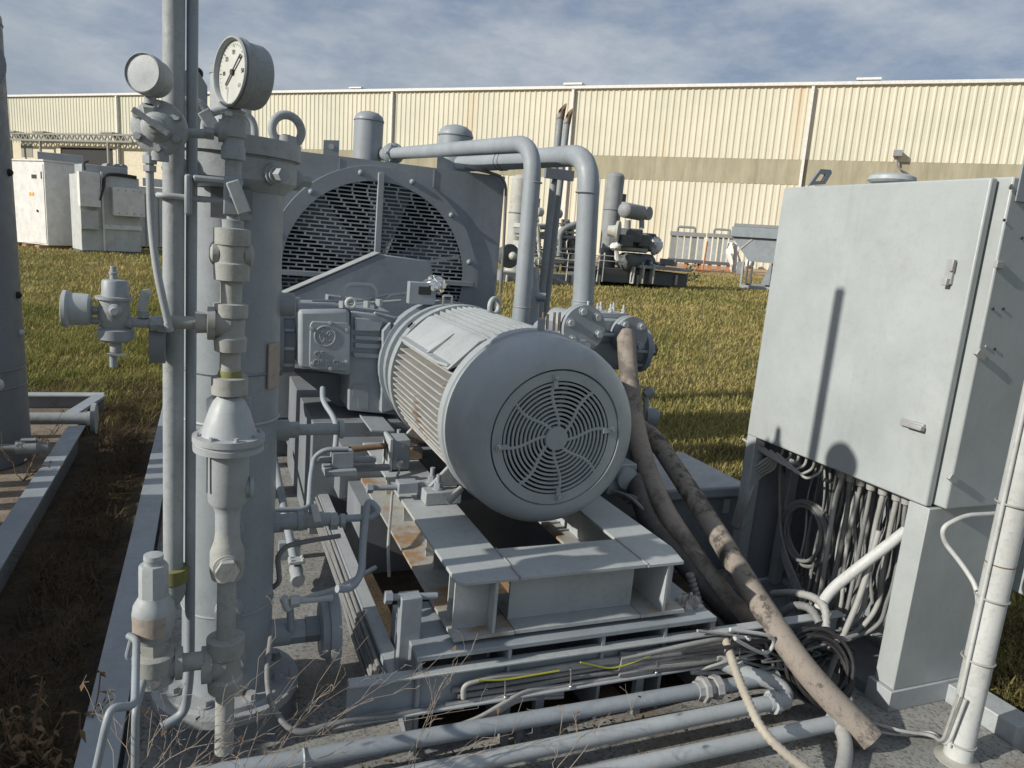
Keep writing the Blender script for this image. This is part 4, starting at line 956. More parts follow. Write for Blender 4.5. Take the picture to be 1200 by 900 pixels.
# diaphragm regulator
rg = thing('diaphragm_regulator', 'round bolted grey pressure regulator with a T handle under the blank gauge', 'regulator', at(186, 180, Y=SY))
rc = at(187, 150, Y=SY-.02); rn = V((-.22, -.97, .05)).normalized(); Rr = 30*depth(rc)/868
dsk = MB().lathe(rc, rn, [(-.05, Rr*.5), (-.03, Rr*.9), (-.014, Rr*.97), (-.012, Rr*1.02), (-.001, Rr*1.02), (0, Rr*1.03), (.01, Rr*1.02), (.013, Rr*.94), (.016, Rr*.62), (.028, Rr*.50), (.032, Rr*.34), (.045, Rr*.32), (.048, Rr*.18), (.07, Rr*.13)], 44).build('housing', 'paint_cast', rg)
fu = V((0, 0, 1)).cross(rn).normalized(); fv = rn.cross(fu)
for k in range(6):
    a = 2*math.pi*k/6+.55; q = rc+(fu*math.cos(a)+fv*math.sin(a))*Rr*.82; MB().bolt(q+rn*.012, rn, .0085, .010).build('bolt', 'paint_cast', dsk)
q = rc+rn*.072; a, b_ = q+(at(157, 131, Y=SY-.1)-at(177, 146, Y=SY-.1)), q+(at(199, 160, Y=SY-.1)-at(177, 146, Y=SY-.1))
MB().cyl(a, b_, .0065, n=12).build('t_handle', 'paint_cast', rg)
MB().cyl(rc-V((0, 0, Rr*.9)), rc-V((0, 0, Rr*1.25)), .02, n=18).build('outlet_neck', 'paint_cast', rg)
MB().cyl(at(176, 122, Y=SY-.03), at(178, 132, Y=SY-.02), .02, n=6).build('gauge_fitting', 'paint_cast', rg)
mb = MB(); a = at(214, 156, Y=SY); mb.cyl(at(249, 157, Y=SY), at(206, 156, Y=SY-.0), .011); mb.build('inlet_pipe', 'paint_cast', rg)
# impulse tube
a = at(175.5, 180, Y=SY-.015)
it = thing('impulse_tube', 'thin pale tube curving down from the round regulator to the standpipe tee', 'tube', at(198, 384, Y=SY-.015))
mb = MB(); mb.tube([at(175.5, 184, Y=SY-.015), at(175.5, 205, Y=SY-.015), at(177, 260, Y=SY-.02), at(183, 315, Y=SY-.03), at(198, 383, Y=SY-.03)], .0088, 12, fil=.12); mb.build('tube', 'paint_pale', it)
mb = MB(); mb.hexa(at(175.5, 192, Y=SY-.015), (0, 0, 1), .017, .018); mb.hexa(at(175.5, 201, Y=SY-.015), (0, 0, 1), .0155, .014); mb.cyl(at(175.5, 186, Y=SY-.015), at(175.5, 179, Y=SY-.015), .014); mb.build('nut', 'paint_pale', it)
MB().cyl(at(196, 378, Y=SY-.03), at(200, 388, Y=SY-.028), .0092).build('tube_end', 'paint_pale', it)
# lower regulator with cup gauge and ball valve
lr = thing('filter_regulator', 'small grey regulator with an adjusting screw and ball valve left of the vent pipe', 'regulator', at(136, 430, Y=SY))
def ll(x, y, d=0): return at(x, y, Y=SY+d)
kk = depth(ll(135, 370))/868
ax_ = lambda x0, x1, y, prof, nm, mat='paint_cast', n=20: MB().lathe(ll(x0, y), (1, 0, 0), [(t_*kk, r_*kk) for t_, r_ in prof], n).build(nm, mat, lr)
vz = lambda x, prof, nm, mat='paint_cast', n=24, d=0: MB().lathe((ll(x, prof[0][0]).x, SY+d, 0), (0, 0, 1), [(ll(x, y).z, r_*kk) for y, r_ in prof], n).build(nm, mat, lr)
vz(135, [(349, 14.5), (330, 14), (328, 12.5), (327, 4)], 'spring_case', 'paint')
vz(133, [(328, 4), (321, 4), (321, 5), (319, 5), (318.5, 3.4), (312, 3.4)], 'adjusting_screw')
vz(134, [(360, 16), (351, 16.5), (350.5, 20), (347.5, 20), (347, 15)], 'case_flange')
vz(134, [(384, 12), (372, 17), (360, 16.5)], 'body'); vz(136, [(400, 14), (397, 19), (386, 20), (383.5, 12)], 'bowl', 'paint')
for x in (119, 149): MB().cyl(ll(x, 365, -.01), ll(x, 347, -.01), 3*kk, n=8).build('bolt', 'paint_cast', lr)
vz(136, [(414, 4), (412, 6.5), (404, 6.5), (400, 5)], 'drain_neck'); MB().obox(ll(136.5, 415.5, -.01), V((10*kk, 0, 0)), V((0, 3*kk, 0)), V((0, 0, 1.3*kk))).build('drain_handle', 'paint_pale', lr)
MB().cyl(ll(133, 416), ll(133, 430), 4.2*kk, n=14).build('drain_spout', 'paint', lr)
MB().lathe(ll(135, 364, -.04), (0, -1, 0), [(-.02, 8*kk), (.012, 7*kk), (.014, 5*kk), (.02, 4*kk)], 18).build('port_plug', 'paint_cast', lr)
ax_(107, 0, 376, [(0, 4), (8, 4), (8.2, 6.5), (14, 7.5), (30, 7.5), (33, 5.5), (34, 7.8), (42, 7.8), (42.5, 5.8), (62, 6), (62.5, 8.5), (80, 8.5)], 'cross_pipe', 'paint_cast')
MB().cyl(ll(141, 376), ll(148, 376), 8.6*kk, n=6).build('hex_nut', 'paint_cast', lr)
MB().hexa(ll(168, 372, -.0), (0, 0, 1), 7*kk, 8*kk).build('valve_stem_nut', 'paint_cast', lr)
lv = [ll(160, 362, -.015), ll(171, 364, -.015), ll(178, 340, -.015), ll(175, 338.5, -.015), ll(165, 340, -.015)]
MB().prism(lv, (0, .006, 0)).build('valve_lever', 'paint_pale', lr, bev=.001)
ax_(176, 0, 379, [(0, 9), (8, 9), (8.1, 10.5), (17, 10.5)], 'hex_union', 'paint_cast', 6)
MB().lathe(ll(176, 398, .06), (1, 0, 0), [(0, 29*kk), (17*kk, 29*kk)], 32).build('dark_flange', 'paint_dark', lr)
gx = ll(74, 361.5)
gg = thing('pressure_gauge', 'cup shaped grey gauge seen edge on at the left end of the small regulator', 'gauge', ll(88, 383), 'pressure gauges')
MB().lathe(gx, (1, 0, 0), [(-1*kk, 0), (-.9*kk, 18*kk), (0, 21*kk), (4*kk, 21.5*kk), (6*kk, 20.5*kk), (7*kk, 18.5*kk), (26*kk, 18*kk), (28*kk, 15*kk), (29*kk, 9*kk)], 36).build('case', 'paint_pale', gg, ang=25)
MB().cyl(ll(103, 364), ll(118, 364), 4.5*kk, n=8).build('stem', 'paint_cast', gg)

# ================================================================== VENT PIPE + RELIEF VALVE
VY = 2.10; vbp = at(203, 663, Y=VY); VX = vbp.x
vp = thing('vent_pipe', 'tall slim grey vent pipe running up out of the picture left of the separator', 'pipe', (VX, VY, DZ))
MB().cyl((VX, VY, vbp.z-.02), (VX, VY, 2.74), .0255, n=28).build('pipe', 'paint_cast', vp)
zc_ = at(206, 690, Y=VY).z
MB().tube([V((VX, VY, vbp.z-.01)), V((VX, VY, zc_-.02)), V((VX-.05, VY-.03, zc_-.03))], .034, 18, fil=.03).build('elbow', 'paint_cast', vp)
MB().lathe((VX, VY, vbp.z-.045), (0, 0, 1), [(0, .037), (.002, .04), (.04, .04), (.042, .028)], 24).build('elbow_collar', 'moss', vp)
q1, q2 = at(190, 229, Y=VY), at(218, 231, Y=VY)
mb = MB(); mb.tube([V((xl+.05, VY+.045, q1.z)), V((VX-.034, VY+.045, q1.z)), V((VX-.034, VY-.034, q1.z)), V((xl+.09, VY-.034, q1.z))], .0075, 10, fil=.03); mb.build('u_bolt', 'paint_pale', vp)
v2p = thing('riser_tube', 'second thinner grey tube standing just behind the tall vent pipe', 'pipe', (VX+.035, VY+.05, DZ))
MB().tube([V((VX+.0415, VY+.012, 2.66)), V((VX+.0415, VY+.012, 1.9)), V((VX+.043, VY+.015, .35)), V((VX+.03, VY+.02, .22)), V((VX-.03, VY+.0, .2))], .0135, 12, fil=.06).build('tube', 'paint', v2p)
MB().box(VX+.03, VX+.09, VY+.03, VY+.07, cz_(490), cz_(480)).build('strap', 'paint_pale', v2p)
RY = 1.96
def rv(x, y, d=0): return at(x, y, Y=RY+d)
kr = depth(rv(178, 730))/868
rv0 = rv(180.5, 775)
rt = thing('relief_valve', 'pale bottle shaped relief valve with a tan nameplate at the foot of the vent pipe', 'valve', (rv0.x, RY, rv0.z-.05))
rx = rv0.x
def rz(y): return rv(178, y).z
def rl(nm, rows, mat='paint_pale', n=24): return MB().lathe((rx, RY, 0), (0, 0, 1), [(rz(y), r_*kr) for y, r_ in rows], n).build(nm, mat, rt)
rl('tee', [(799, 16), (798, 22), (785, 22), (784, 23.5), (766, 24), (764, 20)], 'paint_chalk'); rl('hex_neck', [(766, 14), (765, 15), (750, 16), (749, 15)], 'paint_chalk', 6)
rl('body', [(751, 14), (748, 18), (740, 20), (735, 22.5), (718, 23.5), (708, 22), (700, 17), (697, 16)]); rl('bonnet', [(699, 16), (664, 15.8), (661, 15), (660.5, 10)], n=8)
rl('cap', [(662, 10), (656, 10), (655, 10.8), (650, 10.5), (649, 4)])
mb = MB()
pts = []
for i in range(9):
    for j in range(2):
        a = rad(-158+i*13); r_ = 24.0*kr; pts.append((rx+math.cos(a)*r_*(1 if j == 0 else .985), RY+math.sin(a)*r_*(1 if j == 0 else .985), rz(738 if j == 0 else 716)))
mb.add(pts, [(2*i, 2*i+2, 2*i+3, 2*i+1) for i in range(8)]); mb.build('nameplate', 'plate_tan', rt)
MB().tube([V((rx, RY, rz(690)-.03)), V((VX-.04, VY-.025, zc_-.03))], .026, 16).build('outlet', 'paint_pale', rt)
mb = MB(); mb.lathe((rx, RY, rz(781)), (1, 0, 0), [(0, .034), (23*kr, .034), (23.1*kr, .042), (31*kr, .042), (31.5*kr, .03), (32*kr, .024), (abs(SX-rx)-plen(238, 776), .024)], 24); mb.build('inlet_pipe', 'paint_chalk', rt)
MB().lathe((rx, RY-.0, rz(788)), (0, -1, 0), [(0, .024), (.045, .024), (.05, .018)], 20).build('tee_plug', 'paint_chalk', rt)
mb = MB(); mb.tube([rv(157, 772), rv(150, 772), rv(149, 768), rv(154, 748), rv(158, 746)], .006, 8, fil=.01); mb.build('drain_loop', 'paint', rt)

# ================================================================== COLUMN SIDE VALVES
def cs(x, y, d=0): return at(x, y, Y=CYc+d)
kc = depth(cs(350, 615))/868
def axx(root, x0, y, prof, nm, mat='paint_cast', n=20, d=0): return MB().lathe(cs(x0, y, d), (1, 0, 0), [(t_*kc, r_*kc) for t_, r_ in prof], n).build(nm, mat, root)
bv = thing('ball_valve', 'grey ball valve with a white lever on the right of the separator', 'valve', cs(370, 625))
axx(bv, 306, 613, [(0, 12), (20, 12), (20.2, 9), (40, 10), (40.2, 11.5), (47, 11.5), (47.2, 9), (58, 9.5), (70, 9.5), (70.2, 8), (78, 8)], 'body')
axx(bv, 386, 611, [(0, 11), (9, 11), (9.2, 7), (12, 7), (12.2, 9), (18, 9)], 'union', 'paint_cast', 8)
MB().prism([cs(364, 593, -.05), cs(372, 591, -.05), cs(377, 611, -.05), cs(368, 613, -.05)], (0, .012, 0)).build('lever', 'white_dirty', bv, bev=.002)
MB().cyl(cs(366, 604), cs(366, 592), 4*kc, n=10).build('stem', 'paint_cast', bv)
mb = MB(); mb.tube([cs(398, 608), cs(436, 606), cs(444, 598), cs(432, 586, .02), cs(429, 600, .0), cs(425, 640, -.05), cs(424, 672, -.1), cs(412, 690, -.13), cs(395, 690, -.15)], .0125, 12, fil=.03); tb = mb
single(mb, 'drain_tube', 'bent grey drain tube looping down from the ball valve', 'tube', 'paint', cs(424, 690, -.15))
# lower nozzle with cap and lead
nz = thing('drain_nozzle', 'stubby grey capped nozzle low on the right of the separator', 'nozzle', cs(300, 705))
axx(nz, 276, 692, [(0, 13), (17, 13), (17.2, 10), (22, 10), (22.2, 8.5), (30, 8.5), (30.2, 7.5), (34, 6)], 'body')
mb = MB(); mb.tube([cs(306, 690), cs(318, 690), cs(328, 682, -.02), cs(325, 652, -.03), cs(335, 640, -.03), cs(360, 634, 0), cs(398, 628, .05)], .0085, 10, fil=.05)
single(mb, 'cable', 'grey cable looping from the capped nozzle over the deck to the cable tray', 'cable', 'cable_grey', cs(340, 640))
# level valve with big round flange
lv_ = thing('flanged_valve', 'round flanged drain valve standing off the foot of the separator', 'valve', cs(375, 780))
axx(lv_, 300, 744, [(0, 16), (38, 16)], 'pipe', 'paint'); axx(lv_, 338, 741, [(0, 14), (19, 14)], 'hex_body', 'paint', 6); axx(lv_, 357.5, 738, [(0, 15), (18, 15)], 'hex_body', 'paint_dark', 6)
axx(lv_, 374, 737, [(0, 20), (1, 33), (6, 36), (9, 36), (9.2, 42), (14, 44), (21, 44), (21.2, 30), (23, 0)], 'flange', 'paint', 36)
mb = MB(); p = cs(338, 735, -.03); mb.tube([cs(337, 705, -.03), cs(340, 715, -.03), cs(341, 738, -.04)], .012, 10); mb.build('bonnet', 'paint', lv_)
mb = MB(); mb.tube([cs(335, 716, -.04), cs(358, 700, -.04), cs(395, 690, -.04), cs(440, 665, .1)], .008, 8, fil=.06); mb.build('impulse_tube', 'paint_pale', lv_)
mb = MB(); mb.hexa(cs(340, 705, -.04), (1, 0, 0), .02, .03); mb.cyl(cs(345, 704, -.04), cs(390, 700, -.04), .012); mb.cyl(cs(332, 700, -.04), cs(338, 714, -.04), .014); mb.build('needle_cock', 'white_dirty', lv_)
# slanted deck pipe with bolted valve
a, b_, c_ = at(318, 520, Z=.30), at(347, 668, Z=.12), at(352, 700, Z=.10)
dp = thing('deck_pipe', 'grey pipe running along the deck right of the separator to a small bolted valve', 'pipe', b_)
MB().tube([a, b_], .020, 14).build('pipe', 'paint', dp); d = (c_-b_).normalized()
MB().lathe(b_-d*.03, d, [(0, .026), (.02, .03), (.05, .03), (.08, .026), (.11, .032), (.13, .028)], 18).build('valve_body', 'paint_cast', dp)
MB().obox(b_+V((.0, .0, .045)), V((.035, 0, 0)), V((0, .028, 0)), V((0, 0, .008))).build('valve_cover', 'paint_pale', dp, bev=.003)
for dx in (-.025, .025):
    for dy in (-.018, .018): MB().bolt(b_+V((dx, dy, .053)), (0, 0, 1), .006).build('bolt', 'white_dirty', dp)
MB().box(a.lerp(b_, .8).x-.05, a.lerp(b_, .8).x+.05, a.lerp(b_, .8).y-.02, a.lerp(b_, .8).y+.02, DZ, a.lerp(b_, .8).z-.018).build('pipe_foot', 'paint', dp)
# bracket post beside the second nozzle
pb_ = at(346, 552, Z=DZ); p = at(346, 500, Y=pb_.y); pz = p.z
t = thing('bracket_post', 'dark steel bracket post under the upper nozzle right of the separator', 'bracket', (p.x, pb_.y, DZ))
MB().box(p.x-.03, p.x+.035, pb_.y, pb_.y+.05, DZ, p.z+.05).build('post', 'paint_dark', t, bev=.002)
for dz in (.03, -.01): MB().bolt((p.x, pb_.y-.0005, p.z+dz), (0, -1, 0), .009).build('bolt', 'paint', t)
# cable tray along the deck with cables
TZ = .27; ta, tb_ = at(345, 497, Z=TZ), at(470, 792, Z=TZ)
tr = thing('cable_tray', 'grey steel angle cable tray running along the deck between separator and motor', 'cable tray', (tb_.x, (ta.y+tb_.y)/2, DZ))
MB().box(tb_.x-.03, tb_.x+.015, tb_.y, ta.y, TZ-.006, TZ).build('top_flange', 'paint_pale', tr, bev=.001)
MB().box(tb_.x-.036, tb_.x-.0305, tb_.y, ta.y, TZ-.12, TZ).build('web', 'paint', tr)
for y in (tb_.y+.3, tb_.y+1.3, ta.y-.3): MB().box(tb_.x-.025, tb_.x+.005, y, y+.03, DZ, TZ-.0065).build('post', 'paint_dark', tr)
for k in range(5):
    x = tb_.x-.048-.004*k; mb = MB(); mb.tube([V((x+random.uniform(-.006, .006), tb_.y+.1+i*.36, TZ-.02-.021*k+random.uniform(-.006, .006))) for i in range(int((ta.y-tb_.y)/.36))]+[V((x, ta.y, TZ-.02-.02*k))], .008, 8, fil=.1)
    single(mb, 'cable', 'grey cable strapped along the side of the deck cable tray', 'cable', 'cable_grey', (x, tb_.y+.5, .15), 'cables on the deck tray')
# small bracket valve left of the stand
p = at(388, 536, Y=3.0); t = thing('tube_clamp', 'grey tube clamp block holding tubes left of the motor stand', 'clamp', at(398, 556, Y=3.0))
MB().box(p.x+.0, p.x+.09, 2.97, 3.03, p.z-.04, p.z+.03).build('block', 'paint', t, bev=.004)
MB().box(p.x-.03, p.x+.10, 2.94, 3.05, p.z-.066, p.z-.0405).build('foot', 'paint', t, bev=.003)
mb = MB(); mb.tube([at(440, 538, Y=3.0), at(368, 539, Y=3.0)], .015, 10); mb.build('tube', 'paint', t)
MB().box(p.x+.0701, p.x+.25, 2.985, 3.03, p.z-.062, p.z-.045).build('arm', 'paint_dark', t)
mb = MB(); mb.tube([at(408, 526, Y=2.98), at(380, 527, Y=2.98), at(368, 536, Y=2.98), at(364, 560, Y=2.9), at(362, 594, Y=2.7), at(355, 597, Y=2.68), at(310, 598, Y=2.66)], .0105, 10, fil=.05)
single(mb, 'instrument_tube', 'thin grey tube bending from the stand down to the white levered valve', 'tube', 'paint', at(364, 590, Y=2.75))
mb = MB(); mb.tube([at(392, 534, Y=3.0), at(395, 505, Y=3.1), at(392, 490, Y=3.2), at(378, 470, Y=3.3), at(378, 455, Y=3.4)], .012, 10, fil=.05)
single(mb, 'instrument_tube', 'thin grey tube climbing from the stand towards the compressor cylinder', 'tube', 'paint', at(392, 520, Y=3.0))
# ================================================================== CONTROL CABINET
DX = at(1043, 835, Z=DZ).x
e = lambda x, y, dx=0: at(x, y, X=DX+dx)
dyN, dyF = e(1085, 594).y+.0, e(918.7, 219.4).y; dzB, dzT = e(1085, 594).z, e(1157.5, 208).z
print('cabinet', DX, dyN, dyF, dzB, dzT)
CXB = DX+.47
cab = thing('control_cabinet', 'tall pale grey steel control cabinet on legs with a closed door', 'cabinet', (DX+.2, (dyN+dyF)/2, DZ))
MB().box(DX+.042, CXB, dyN-.045, dyF+.02, dzB+.004, dzT+.006).build('body', 'paint_door', cab, bev=.006)
dr = MB().box(DX, DX+.032, dyN, dyF, dzB, dzT).build('door', 'paint_door', cab, bev=.006)
MB().box(DX+.0325, DX+.0415, dyN+.02, dyF-.02, dzB+.02, dzT-.02).build('gasket', 'black', cab)
for (x, y, up) in ((1115, 318, 1), (1072, 498, 0)):
    p = e(x, y)
    h = MB()
    if up: h.box(DX-.012, DX-.0003, p.y-.014, p.y+.014, p.z-.045, p.z+.04); h.box(DX-.028, DX-.0125, p.y-.010, p.y+.010, p.z-.05, p.z-.025); h.box(DX-.022, DX-.0125, p.y-.018, p.y-.006, p.z+.0, p.z+.04)
    else: h.box(DX-.014, DX-.0003, p.y-.045, p.y+.05, p.z-.013, p.z+.013); h.box(DX-.03, DX-.0145, p.y-.05, p.y+.02, p.z-.009, p.z+.007)
    h.build('handle', 'galv', dr, bev=.002)
fy = dyN-.0455
def cside(x, y): return at(x, y, Y=fy)
for i, (x, y) in enumerate(((1146, 415), (1114, 560), (1169, 310))):
    p = cside(x, y); mb = MB(); mb.box(p.x-.018, p.x+.018, fy-.012, fy-.0003, p.z-.012, p.z+.012) if i == 2 else mb.obox(p+V((0, -.008, 0)), V((.02, 0, -.012)), V((0, .0075, 0)), V((.007, 0, .010)))
    mb.build('latch', 'galv', cab, bev=.002)
for x, y in ((1184, 219), (1176, 258), (1163, 362), (1175, 362), (1155, 406), (1165, 409), (1197, 279)):
    p = cside(x, y); MB().cyl((p.x, fy-.0005, p.z), (p.x, fy-.004, p.z), .005 if y != 219 else .009, n=12).build('screw', 'galv' if y in (219, 406) else 'ink', cab)
p = cside(1200, 215); MB().prism([(p.x-.03, fy-.006, p.z-.06), (p.x+.09, fy-.006, p.z-.06), (p.x+.09, fy-.006, p.z+.12), (p.x-.0, fy-.006, p.z+.12), (p.x-.03, fy-.006, p.z+.10)], (0, .0055, 0)).build('lifting_lug', 'paint', cab, bev=.002)
# far lifting lug with an oval hole
q = at(960, 206, Y=dyF-.05); lug = MB(); n = 20
pts = [at(948, 217, Y=dyF), at(962, 198, Y=dyF), at(974, 199, Y=dyF), at(975, 203, Y=dyF), at(967, 216, Y=dyF)]
R2_ = .0; c0 = at(961.5, 208.5, Y=dyF)
outer = [pts[0].lerp(pts[1], .5), pts[1], pts[2], pts[3], pts[4], pts[4].lerp(pts[0], .5), pts[0]]
inn = [c0+(p_-c0)*.45 for p_ in outer]; k = len(outer)
vs = outer+inn+[v_+V((0, .012, 0)) for v_ in outer+inn]
fs = [(i, (i+1) % k, (i+1) % k+k, i+k) for i in range(k)]+[(2*k+i, 3*k+i, 3*k+(i+1) % k, 2*k+(i+1) % k) for i in range(k)]+[(i, i+2*k, (i+1) % k+2*k, (i+1) % k) for i in range(k)]+[(k+i, k+(i+1) % k, 3*k+(i+1) % k, 3*k+i) for i in range(k)]
lug.add(vs, fs); lug.build('lifting_lug', 'paint_dark', cab)
# vent cowl on the roof
q = at(1046, 207, X=DX+.28)
cw = MB().lathe((DX+.28, q.y, dzT+.006), (0, 0, 1), [(0, .035), (.03, .035), (.031, .085), (.04, .095), (.055, .092), (.066, .07), (.07, 0)], 32).build('roof_cowl', 'paint_pale', cab)
# underside, legs, plinth, back plate
ly = dyN
pw = e(1043, 808).z
MB().box(DX+.006, CXB, ly-.012, ly+.075, pw+.001, dzB-.004).build('end_leg', 'paint_door', cab, bev=.003)
MB().box(DX-.012, CXB+.01, ly-.02, ly+.09, DZ, pw).build('plinth', 'paint_pale', cab, bev=.003)
MB().box(DX+.004, DX+.064, dyF-.06, dyF+.0, DZ, dzB+.003).build('leg', 'paint_pale', cab, bev=.003)
MB().box(DX+.24, DX+.29, dyF-.075, dyF-.03, DZ+.046, dzB+.003).build('leg', 'paint_pale', cab, bev=.003)
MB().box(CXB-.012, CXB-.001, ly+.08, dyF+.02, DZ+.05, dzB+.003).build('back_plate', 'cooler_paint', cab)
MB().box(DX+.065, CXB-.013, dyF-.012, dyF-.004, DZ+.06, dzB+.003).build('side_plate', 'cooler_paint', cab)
MB().box(DX+.0, CXB, ly+.091, dyF, DZ+.001, DZ+.045).build('sill', 'paint_dark', cab)
# base end clip
p = e(1030, 800); 
# ------------------------------------------------------------------ cables under the cabinet
def gl(x, y): return at(x, y, Z=dzB)
cabs = [(988, 548, 15, 'cable_pale'), (997, 560, 13, 'cable_grey'), (1008, 568, 12, 'cable_pale'), (1020, 574, 12, 'cable_grey'), (1034, 580, 14, 'cable_pale'), (1050, 587, 13, 'cable_pale'), (1061, 593, 10, 'cable_grey')]
rc_ = random.Random(4)
def drop(x0, y0, dx, j=3, yb=None):
    """hang from the gland, then turn left towards the channel"""
    yb = yb or rc_.uniform(728, 760); P = []
    for y in (y0+40, y0+90, yb-35):
        if y < yb-30: P.append(e(x0-.175*(y-y0)+rc_.uniform(-j, j), y, dx+rc_.uniform(-.02, .02)))
    xb = x0-.175*(yb-y0)
    P += [e(xb-4, yb-12, dx-.01), e(xb-26, yb+rc_.uniform(2, 8), dx-.06), e(xb-62, yb+rc_.uniform(6, 14), dx-.16), V((DX-.34, 2.03+rc_.uniform(-.03, .09), .2+rc_.uniform(0, .07))), V((DX-.60, 1.983+rc_.uniform(-.004, .008), .215+rc_.uniform(0, .09))), V((DX-1.05, 1.982, .215+rc_.uniform(0, .085)))]
    return P
for i, (x, y, w_, mt) in enumerate(cabs):
    g0_ = e(x, y+2, .07); X0_, Y0 = g0_.x, g0_.y
    c = thing('cable', 'grey cable hanging from a fat gland under the cabinet', 'cable', (X0_, Y0, .3), 'cables hanging under the cabinet')
    MB().lathe((X0_, Y0, dzB), (0, 0, -1), [(-.005, .024), (.018, .024), (.019, .02), (.042, .018), (.047, .012)], 14).build('cable_gland', 'cable_pale', c)
    tm = MB(); tm.spl([V((X0_, Y0, dzB-.02)), V((X0_, Y0, dzB-.07))]+drop(x, y, .07+.015*(i % 3)), .0105 if w_ > 12 else .0085, 10, 8); tm.build('sheath', mt, c)
for i in range(30):
    x = 958+i*3.3+rc_.uniform(-3, 3); y = 530+(x-938)*.46
    dx = .12+rc_.uniform(0, .22); p0_ = e(x, y, dx)
    c = thing('cable', 'thin grey cable in the bundle hanging behind the cabinet legs', 'cable', (p0_.x, p0_.y, .3), 'thin cables hanging under the cabinet')
    tm = MB(); tm.spl([V((p0_.x, p0_.y, dzB+.002)), V((p0_.x, p0_.y, dzB-.05))]+drop(x, y, dx, 7), rc_.choice((.0045, .006, .0075)), 8, 7); tm.build('sheath', rc_.choice(('cable_grey', 'cable_grey', 'cable_pale', 'cable_grey')), c)
# little tails hooked from the rail under the far part of the cabinet
for i in range(6):
    a = at(917+i*9, 531+i*4.6, X=DX+.05); c = thing('cable', 'short pale wire hook under the far edge of the cabinet', 'cable', a, 'wire hooks under the cabinet edge')
    MB().tube([V((a.x, a.y, dzB+.002)), V((a.x, a.y, dzB-.05)), V((a.x-.02, a.y+.05, dzB-.07-.006*i)), V((a.x-.02, a.y+.25, dzB-.04))], .006, 8, fil=.03).build('wire', 'cable_pale', c)
mb = MB()
for k in range(5):
    mb.tube([e(905, 533, .05)+V((.008*k, 0, 0)), e(895, 540, .04)+V((.01*k, -.01*k, -.006*k)), e(880, 550, .02)+V((.01*k, .0, -.012*k)), e(868, 580, .0)+V((0, -.015*k, 0)), e(858, 615, .0)+V((0, -.01*k, 0))], .007, 8, fil=.06)
single(mb, 'cable_bundle', 'bundle of pale wires sweeping down past the far cabinet leg', 'cables', 'cable_pale', e(870, 600))
mb = MB()
for k in range(4):
    mb.tube([e(914, 540, .1)+V((.0, .01*k, 0)), e(914, 560, .12)+V((.01*k, 0, 0)), e(914, 620, .12)+V((.01*k, .01*k, 0)), e(921, 650, .12)+V((0, .01*k, 0)), e(938, 690, .1)+V((0, .02*k, 0)), e(945, 715, .06)], .008, 8, fil=.08)
single(mb, 'cable_bundle', 'bundle of grey cables dropping straight beside the wall of coiled cable', 'cables', 'cable_grey', e(914, 640, .1))
cl = MB(); cc = e(942, 622, .16)
for k in range(5):
    cl.torus(cc+V((random.uniform(-.02, .02), random.uniform(-.012, .012), random.uniform(-.015, .015))), (1, random.uniform(-.2, .2), random.uniform(-.15, .15)), .125+.006*k, .008, 40, 8)
single(cl, 'cable_coil', 'coil of grey cable hanging inside the open cabinet base', 'cable coil', 'cable_grey', cc-V((0, 0, .13)))
cl = MB(); cc = at(962, 782, Y=1.86)
for k in range(9):
    cl.torus(cc+V((random.uniform(-.02, .02), random.uniform(-.02, .02), random.uniform(-.018, .018))), (random.uniform(-.25, .2)-.2, -.9, .55+random.uniform(-.12, .12)), .10+.004*k, .007, 40, 8)
single(cl, 'cable_coil', 'black cable coiled and leaning behind the thick rubber hose', 'cable coil', 'cable_black', cc-V((0, 0, .1)))
mb = MB(); mb.tube([e(1062, 622, .05), e(1035, 643, -.02), e(1000, 670, -.08), e(975, 690, -.12), e(960, 712, -.14)], .021, 14, fil=.12)
single(mb, 'conduit', 'fat white conduit slanting out of the cabinet base', 'conduit', 'white_dirty', e(960, 712, -.14))
mb = MB(); mb.tube([e(1030, 622, .0), e(1008, 700, -.05), e(985, 752, -.1), e(968, 800, -.15)], .0115, 10, fil=.1)
single(mb, 'cable', 'straight pale cable hanging in front of the cabinet cables', 'cable', 'cable_pale', e(985, 752, -.1))
def corr(pts, r, name, label, mt, base, n=12, per=.019):
    P = MB().path(pts, .12, 8); L = [0]
    for i in range(1, len(P)): L.append(L[-1]+(P[i]-P[i-1]).length)
    out_ = []; k = int(L[-1]/(per/2)); j = 0
    for i in range(k+1):
        d = L[-1]*i/k
        while j < len(P)-2 and L[j+1] < d: j += 1
        f_ = (d-L[j])/max(L[j+1]-L[j], 1e-9); out_.append(P[j].lerp(P[j+1], min(1, f_)))
    mb = MB(); m_ = len(out_)
    mb.tube(out_, r, n, rfun=lambda t_: r*(1.0 if round(t_*(m_-1)) % 2 else .80))
    return single(mb, name, label, 'conduit', mt, base)
corr([at(847, 738, Y=2.02), at(858, 775, Y=1.88), at(872, 812, Y=1.74), at(893, 857, Y=1.60), at(925, 888, Y=1.53), at(965, 915, Y=1.46)], .0165, 'corrugated_conduit', 'tan ribbed conduit drooping over the front pipes', 'conduit_tan', at(900, 860, Y=1.6))
corr([e(905, 696, -.12), e(930, 694, -.12), e(955, 700, -.14), e(968, 712, -.16), e(968, 735, -.18)], .017, 'corrugated_conduit', 'grey ribbed conduit arching beside the white conduit', 'cable_pale', e(955, 720, -.15))
corr([e(900, 760, -.25), e(912, 722, -.22), e(930, 708, -.2), e(950, 712, -.2), e(960, 730, -.2)], .017, 'corrugated_conduit', 'dark grey ribbed conduit bent in an arch behind the thick hose', 'cable_grey', e(930, 720, -.2))
